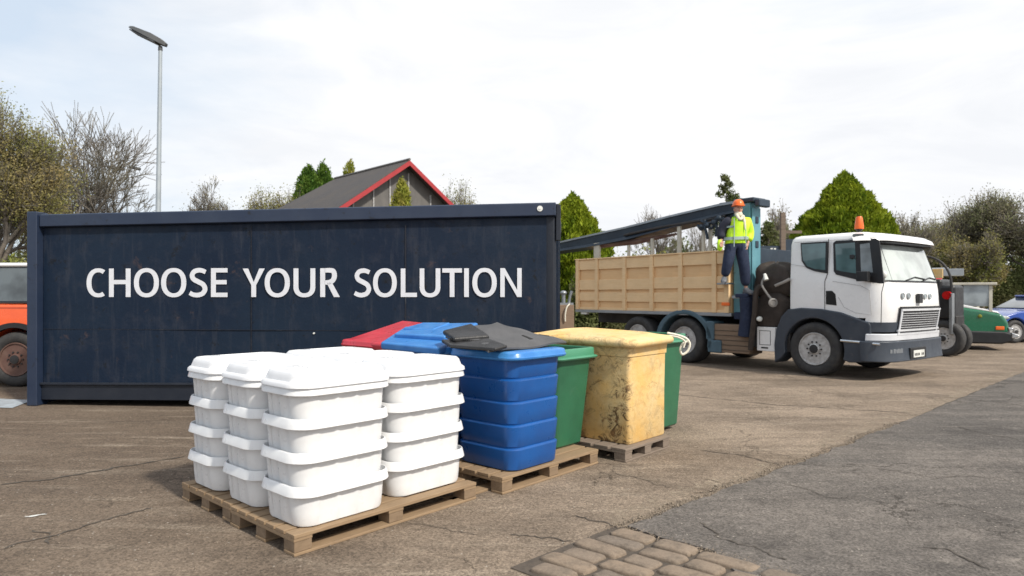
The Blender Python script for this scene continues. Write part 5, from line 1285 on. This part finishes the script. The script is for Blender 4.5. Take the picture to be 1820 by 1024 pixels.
# ================================================================ TREES
def quads_from(C, size, rs, aspect=1.6, up=None):
    n = len(C); d = rs.normal(size=(n,3)); 
    if up is not None: d = d*up[1] + up[0]
    d /= np.linalg.norm(d, axis=1)[:,None]; e = rs.normal(size=(n,3)); e -= (e*d).sum(1)[:,None]*d; e /= np.linalg.norm(e, axis=1)[:,None]
    s = (size*rs.uniform(.6,1.4,n))[:,None]; a = d*s*aspect; b_ = e*s
    V = np.stack([C-a, C-b_*.7+a*.1, C+a, C+b_*.7+a*.1], 1).reshape(-1,3); Fq_ = np.arange(n*4).reshape(-1,4); return V, Fq_
def conifer(name, label, loc, H, rfun, n, leaf, mat, seed, clump=.1, z0=.15, core=True, group=None, lumps=60):
    rs = np.random.default_rng(seed); t = thing(name, label, 'tree', loc, 0, group)
    hh = 1-np.sqrt(rs.uniform(0,1,n)) if False else rs.uniform(0,1,n)
    R0 = np.array([rfun(h) for h in np.linspace(0,1,200)]); w_ = R0/R0.sum(); hh = rs.choice(np.linspace(0,1,200), size=n, p=w_) + rs.uniform(-.003,.003,n)
    th = rs.uniform(0,2*PI,n); lc = rs.uniform(0,1,(lumps,2)); 
    rr = np.interp(hh, np.linspace(0,1,200), R0)
    bump = np.zeros(n)
    for a, h in lc:
        da = np.minimum(abs(th-a*2*PI), 2*PI-abs(th-a*2*PI)); bump += np.exp(-(da/(.35 if lumps < 100 else .2))**2 - ((hh-h)/(.05 if lumps < 100 else .03))**2)
    bump = np.minimum(bump, 1.6)
    dep = rs.uniform(0,1,n)**2
    r_ = rr*(1+clump*(bump-.5)) - dep*rr*.35 + rs.normal(0,.02,n)*H*.3
    C = np.stack([r_*np.cos(th), r_*np.sin(th), z0+hh*(H-z0)+rs.normal(0,.02,n)*H*.3], 1)
    outw = np.stack([np.cos(th)*.5, np.sin(th)*.5, np.full(n,.9)],1)
    V, Fq_ = quads_from(C, leaf, rs, 1.8, (outw, .45))
    o = npmesh('crown', V, Fq_, MAT[mat], t)
    if core:
        m = MB(); m.lathe([(max(.02, rfun(h)*.72), z0+h*(H-z0)*.97) for h in np.linspace(0.02,1,14)], 14); 
        obj('crown_heart', m, MAT[mat], t)
    m = MB(); m.tube([(0,0,0),(0,0,H*.5)], [.09+H*.012,.03], 8); obj('trunk', m, MAT['barkdark'], t)
    return t
def bare_tree(name, label, loc, H, seed, spread=.5, depth=6, trunk=.16, mat='twig', group=None, leaves=0, leafmat=None, leafsize=.05, first=.16, kids=3, ratio=.74, minr=.008, lean=0, width=1., Rw=None):
    rs = random.Random(seed); t = thing(name, label, 'tree', loc, 0, group); mt = MB(); mc = MB(); tips = []
    l0 = H*first*1.3
    def seg(m, p, q, r0, r1, n): 
        d = (q-p).normalized(); a = Vector((0,0,1)) if abs(d.z) < .9 else Vector((1,0,0)); u = d.cross(a).normalized(); w_ = d.cross(u)
        o = len(m.v)
        for pp, rr in ((p, r0), (q, r1)):
            for k in range(n): c = pp + (u*math.cos(2*PI*k/n) + w_*math.sin(2*PI*k/n))*rr; m.v.append((c.x, c.y, c.z))
        for k in range(n): k2 = (k+1) % n; m.f.append((o+k, o+k2, o+n+k2, o+n+k))
    def grow(p, d, l, r_, lev):
        n = 7 if lev == 0 else (5 if lev < 3 else 3); m = mt if lev < 2 else mc
        cur = p; dd = d
        k = 3 if lev < 3 else 2
        for i in range(k):
            nd = (dd + Vector((rs.gauss(0,.13), rs.gauss(0,.13), rs.gauss(.04,.08)))).normalized(); q = cur + nd*l/k
            seg(m, cur, q, max(minr, r_*(1-.35*i/k)), max(minr, r_*(1-.35*(i+1)/k)), n); cur = q; dd = nd
            if lev >= 2 and rs.random() < .5 and lev < depth: 
                side_ = (dd + Vector((rs.gauss(0,.7), rs.gauss(0,.7), rs.gauss(.1,.4)))).normalized(); grow(cur, side_, l*.55, r_*.45, lev+2)
        if lev >= depth: tips.append(cur); return
        if lev >= depth-2: tips.append(cur)
        kk = kids + (1 if rs.random() < .35 else 0) + (2 if lev == 0 else 0)
        a0 = rs.uniform(0,6)
        for i in range(kk):
            a = a0 + 2*PI*i/kk + rs.gauss(0,.3); tl = spread*rs.uniform(.5,1.25)
            u = dd.orthogonal().normalized(); w_ = dd.cross(u)
            nd = (dd*math.cos(tl) + (u*math.cos(a)+w_*math.sin(a))*math.sin(tl)); nd.z += .06; nd.normalize()
            grow(cur, nd, l*ratio*rs.uniform(.8,1.2), r_*.62, lev+1)
    grow(Vector((0,0,0)), Vector((lean,0,1)).normalized(), l0, trunk, 0)
    A_ = np.array(mc.v); zm = np.percentile(A_[:,2], 99.8); k = H/zm; rk = k*width if not Rw else Rw/np.percentile(np.hypot(A_[:,0], A_[:,1]), 96)
    for m in (mt, mc): m.v = [(x*rk, y*rk, z*k) for x, y, z in m.v]
    o = npmesh('trunk', np.array(mt.v), np.array(mt.f), MAT['barkdark'], t)
    npmesh('twigs', np.array(mc.v), np.array(mc.f), MAT[mat], t)
    if leaves:
        rn = np.random.default_rng(seed); T = np.array([(p.x*rk, p.y*rk, p.z*k) for p in tips]); c = T[rn.integers(0,len(T),leaves)] + rn.normal(0, H*.028, (leaves,3))
        c = c[c[:,2] > .1]; V, Fq_ = quads_from(c, leafsize, rn, 1.3); npmesh('crown', V, Fq_, MAT[leafmat], t)
    return t
def bush(name, label, loc, rx, rz_, n, leaf, mat, seed, ry=None, group=None, cat='bush'):
    rs = np.random.default_rng(seed); t = thing(name, label, cat, loc, 0, group); ry = ry or rx
    K = 26; cc = rs.normal(size=(K,3)); cc /= np.linalg.norm(cc,axis=1)[:,None]; cc *= rs.uniform(.45,.85,(K,1)); cc[:,2] = abs(cc[:,2])
    cen = cc*np.array([rx,ry,rz_]); cs = rs.uniform(.22,.42,K)
    k = rs.integers(0,K,n); d = rs.normal(size=(n,3)); d /= np.linalg.norm(d,axis=1)[:,None]; d *= rs.uniform(.5,1.05,(n,1))
    C = cen[k] + d*cs[k][:,None]*np.array([rx,ry,rz_]); C[:,2] = np.maximum(C[:,2], .05)
    V, Fq_ = quads_from(C, leaf, rs, 1.4); npmesh('crown', V, Fq_, MAT[mat], t)
    rr = random.Random(seed); m = MB()
    for i in range(14): 
        e = Vector(cen[i]); m.tube([(0,0,0), tuple(e*.5+Vector((0,0,.2))), tuple(e)], [.05,.03,.012], 5)
    obj('stems', m, MAT['barkdark'], t); return t
def at(px, Z): q = P(px, HY, Z); return Vector((q.x, Z, 0))
def hgt(py, Z): return CAMH + (HY-py)/F*Z
GT = 'trees behind the yard'
# left side
t1 = bare_tree('willow_tree', 'big brown-green leafing tree at the far left edge', at(-25,27), hgt(192,27), 31, .55, 6, .22, 'twig', GT, 42000, 'leaf_olive', .034, .12, 3, .78, .010, 0, .95, Rw=2.7)
bare_tree('willow_tree', 'smaller leafing tree between the far left tree and the bare tree', at(50,33), hgt(265,33), 32, .5, 6, .15, 'twig', GT, 22000, 'leaf_olive', .036, .12, 3, .78, .012, 0, .8, Rw=1.5)
bush('bush', 'low green bush above the orange car at the left edge', at(10,22), 2.4, 2.6, 14000, .05, 'leaf_spring', 33)
bare_tree('bare_tree', 'wide fan-shaped leafless tree left of the tall street lamp', at(206,40), hgt(226,40), 35, .62, 6, .16, 'twig', GT, 0, None, .05, .10, 3, .84, .011, 0, .95, Rw=5.9)
bush('bush', 'olive bush at the foot of the street lamp behind the container', at(268,38), 2.6, 5.6, 16000, .05, 'leaf_olive', 36)
bush('bush', 'olive bush below the wide bare tree, left of the street lamp', at(228,42), 1.6, 5.4, 9000, .05, 'leaf_olive', 37)
bare_tree('bare_tree', 'small dark bare tree between the street lamp and the house', at(385,38), hgt(331,38), 38, .55, 6, .10, 'twig', GT, 5000, 'leaf_brown', .035, .12, 3, .78, .012, 0, 1.1, Rw=1.7)
bare_tree('bare_tree', 'sparse greenish tree just left of the dark conifers', at(455,40), hgt(342,40), 39, .6, 5, .08, 'twig', GT, 6000, 'leaf_spring', .04, .12, 3, .78, .012, 0, 1.0, Rw=1.5)
bare_tree('bare_tree', 'thin twiggy tree touching the left side of the dark conifers', at(505,41), hgt(340,41), 40, .55, 5, .08, 'twig', GT, 5000, 'leaf_spring', .04, .12, 3, .78, .012, 0, .8, Rw=1.2)
cp = lambda rmax, top=.02: (lambda h: max(top, rmax*(min(1, h*6+.5))*(1-h**2.2)**.8))
conifer('conifer', 'left one of the two dark green conifers beside the house roof', at(549,43), hgt(292,43), cp(1.9), 34000, .06, 'conifer_dark', 41, .16, group=GT)
conifer('conifer', 'right one of the two dark green conifers beside the house roof', at(574,44), hgt(287,44), cp(1.8), 30000, .06, 'conifer_dark', 42, .16, group=GT)
conifer('conifer', 'yellowish pointed conifer rising behind the house ridge', at(622,48), hgt(284,48), cp(1.6), 12000, .07, 'conifer_yellow', 43, .2, group=GT)
conifer('conifer', 'small yellow-green conifer in front of the grey gable', at(714,20), hgt(317,20), lambda h: max(.02, .85*(1-h)**.6), 15000, .035, 'conifer_yellow', 44, .25, group=GT)
bare_tree('bare_tree', 'sparse tree showing past the right slope of the house roof', at(826,41), hgt(327,41), 45, .6, 5, .08, 'twig', GT, 2600, 'leaf_spring', .04, .12, 3, .78, .012, 0, .7, Rw=1.4)
bare_tree('bare_tree', 'thin sparse tree hard against the right slope of the house roof', at(800,43), hgt(332,43), 145, .6, 5, .08, 'twig', GT, 1800, 'leaf_spring', .04, .12, 3, .78, .012, 0, .5, Rw=1.0)
# behind the lorry
conifer('conifer', 'tall bright conifer between the container and the crane boom', at(1018,25), hgt(344,25), lambda h: max(.02, 1.75*(1-h**2.6)**.9*(min(1,.75+h))), 45000, .05, 'conifer', 46, .2, group=GT, lumps=120)
bush('bush', 'green hedge bush behind the rear end of the wooden box', at(1100,32), 3.6, 3.7, 16000, .06, 'leaf_spring', 47, 2)
bush('bush', 'green hedge bush behind the middle of the wooden box', at(1205,34), 3.0, 3.3, 14000, .06, 'leaf_spring', 48, 2)
bush('bush', 'dark green bush low behind the rear wheels of the lorry', at(1055,22), 1.5, 2.6, 12000, .045, 'hedge', 49, 1)
bare_tree('bare_tree', 'faint bare tree showing over the crane boom', at(1165,48), hgt(375,48), 50, .5, 5, .1, 'twig', GT, 0, None, .05, .12, 3, .78, .012, 0, .8, Rw=2.0)
bare_tree('bare_tree', 'faint bare tree seen below the boom left of the worker', at(1235,60), hgt(395,60), 51, .5, 5, .1, 'twig', GT, 0, None, .05, .12, 3, .78, .012, 0, .8, Rw=2.2)
def pine(name, label, loc, H, seed, rmax):
    rs = random.Random(seed); t = thing(name, label, 'tree', loc, 0, GT); m = MB(); m.tube([(0,0,0),(0,0,H)], [.12,.015], 7); obj('trunk', m, MAT['barkdark'], t)
    m = MB(); C = []
    for i in range(46):
        h = .35 + .65*i/46; z = H*h; a = rs.uniform(0,6.28); ln = rmax*(1-h)**.8*rs.uniform(.6,1.25)+.1; d = Vector((math.cos(a), math.sin(a), .35))
        m.tube([(0,0,z), tuple(Vector((0,0,z))+d*ln*.5), tuple(Vector((0,0,z))+d*ln+Vector((0,0,.1*ln)))], [.03,.02,.01], 4)
        for k in range(90): s = rs.uniform(.15,1.05); C.append(tuple(Vector((0,0,z))+d*ln*s+Vector([rs.gauss(0,.07) for _ in range(3)])))
    obj('limbs', m, MAT['barkdark'], t); V, Fq_ = quads_from(np.array(C), .045, np.random.default_rng(seed), 1.8); npmesh('crown', V, Fq_, MAT['hedge'], t)
pine('pine_tree', 'dark sparse pine poking up above the mast and boom', at(1291,34), hgt(312,34), 52, 1.9)
pine('pine_tree', 'short dark pine beside the mast, left of the topiary conifer', at(1366,33), hgt(395,33), 53, 1.6)
bare_tree('bare_tree', 'brownish bare tree between the mast and the round topped conifer', at(1400,38), hgt(370,38), 54, .5, 6, .12, 'twig', GT, 4000, 'leaf_brown', .05, .12, 3, .78, .012, 0, .7, Rw=1.3)
bare_tree('bare_tree', 'thin bare tree behind the tall timber fence post', at(1384,42), hgt(378,42), 55, .5, 6, .10, 'twig', GT, 2500, 'leaf_brown', .05, .12, 3, .78, .012, 0, .6, Rw=1.2)
conifer('conifer', 'large clipped dome-shaped bright green conifer behind the white cab', at(1501,24), hgt(306,24), lambda h: max(.03, 2.08*(1-max(0,(h-.22)/.78)**1.9)**.95*(min(1,.8+h))), 90000, .05, 'conifer', 56, .13, group=GT, lumps=260)
# right treeline
random.seed(77)
spec = [(1592,48,392,'twig','leaf_brown',2500,'slender brown tree immediately right of the clipped conifer'), (1625,52,388,'twig','leaf_brown',5000,'brown leafless tree above the visor of the white cab'),
        (1660,50,402,'twig','leaf_olive',8000,'olive tree above the windscreen corner of the white cab'), (1690,56,396,'twig','leaf_olive',8000,'olive tree rising left of the biggest brown tree'),
        (1722,60,378,'twig','leaf_brown',7000,'brown tree forming the left shoulder of the biggest tree'), (1775,52,350,'twig','leaf_brown',13000,'biggest rounded brown tree near the right edge'),
        (1838,50,362,'twig','leaf_brown',9000,'brown tree cut off by the right edge of the view'), (1745,46,425,'twig','leaf_olive',9000,'short dark tree in front of the biggest brown tree')]
for i, (px, Z, py, tm, lm, nl, lab) in enumerate(spec):
    big = i in (5,6)
    bare_tree('hedgerow_tree', lab, at(px,Z), hgt(py,Z), 60+i, .58 if big else .5, 6, .16, tm, 'trees of the right hand hedgerow', nl*2, lm, .048, .11, 3, .80, .016, 0, 1., Rw=(3.6 if big else 2.1))
bsp = [(1590,44,2.2,3.6,'green bush low right of the clipped conifer'), (1640,45,2.4,3.4,'green bush behind the windscreen of the cab'), (1692,47,2.6,4.0,'green bush above the roof of the glazed cabin'),
       (1745,50,2.8,3.8,'dark bush behind the glazed green vehicle'), (1800,52,3.2,4.2,'dark bush behind the blue sports car'), (1850,50,3.2,4.4,'dark bush just past the right edge')]
for i, (px, Z, rx, rz_, lab) in enumerate(bsp):
    bush('bush', lab, at(px,Z), rx, rz_, 26000, .055, 'hedge', 80+i, 1.8, 'bushes of the right hand hedgerow')
# distant wood behind everything (one mass)
rs = np.random.default_rng(99); n = 60000
X = np.concatenate([rs.uniform(-75,-32,n//2), rs.uniform(20,90,n//2)]); top_ = 7.2 + 1.3*np.sin(X*.4) + .9*np.sin(X*1.1+2) + .5*np.sin(X*2.9)
C = np.stack([X, 88+rs.uniform(-3,3,n)+np.sin(X)*1.5, top_*rs.uniform(0,1,n)**.8], 1)
V, Fq_ = quads_from(C, .22, rs, 1.3); o = npmesh('distant_wood', V, Fq_, MAT['hedge']); struct(o, 'stuff')
n = 26000; X = rs.uniform(-28,24,n); C = np.stack([X, 78+rs.uniform(-2,2,n), (2.6+.5*np.sin(X*.7)+.4*np.sin(X*2.1))*rs.uniform(0,1,n)], 1)
V, Fq_ = quads_from(C, .16, rs, 1.3); o = npmesh('distant_hedge', V, Fq_, MAT['leaf_olive']); struct(o, 'stuff')
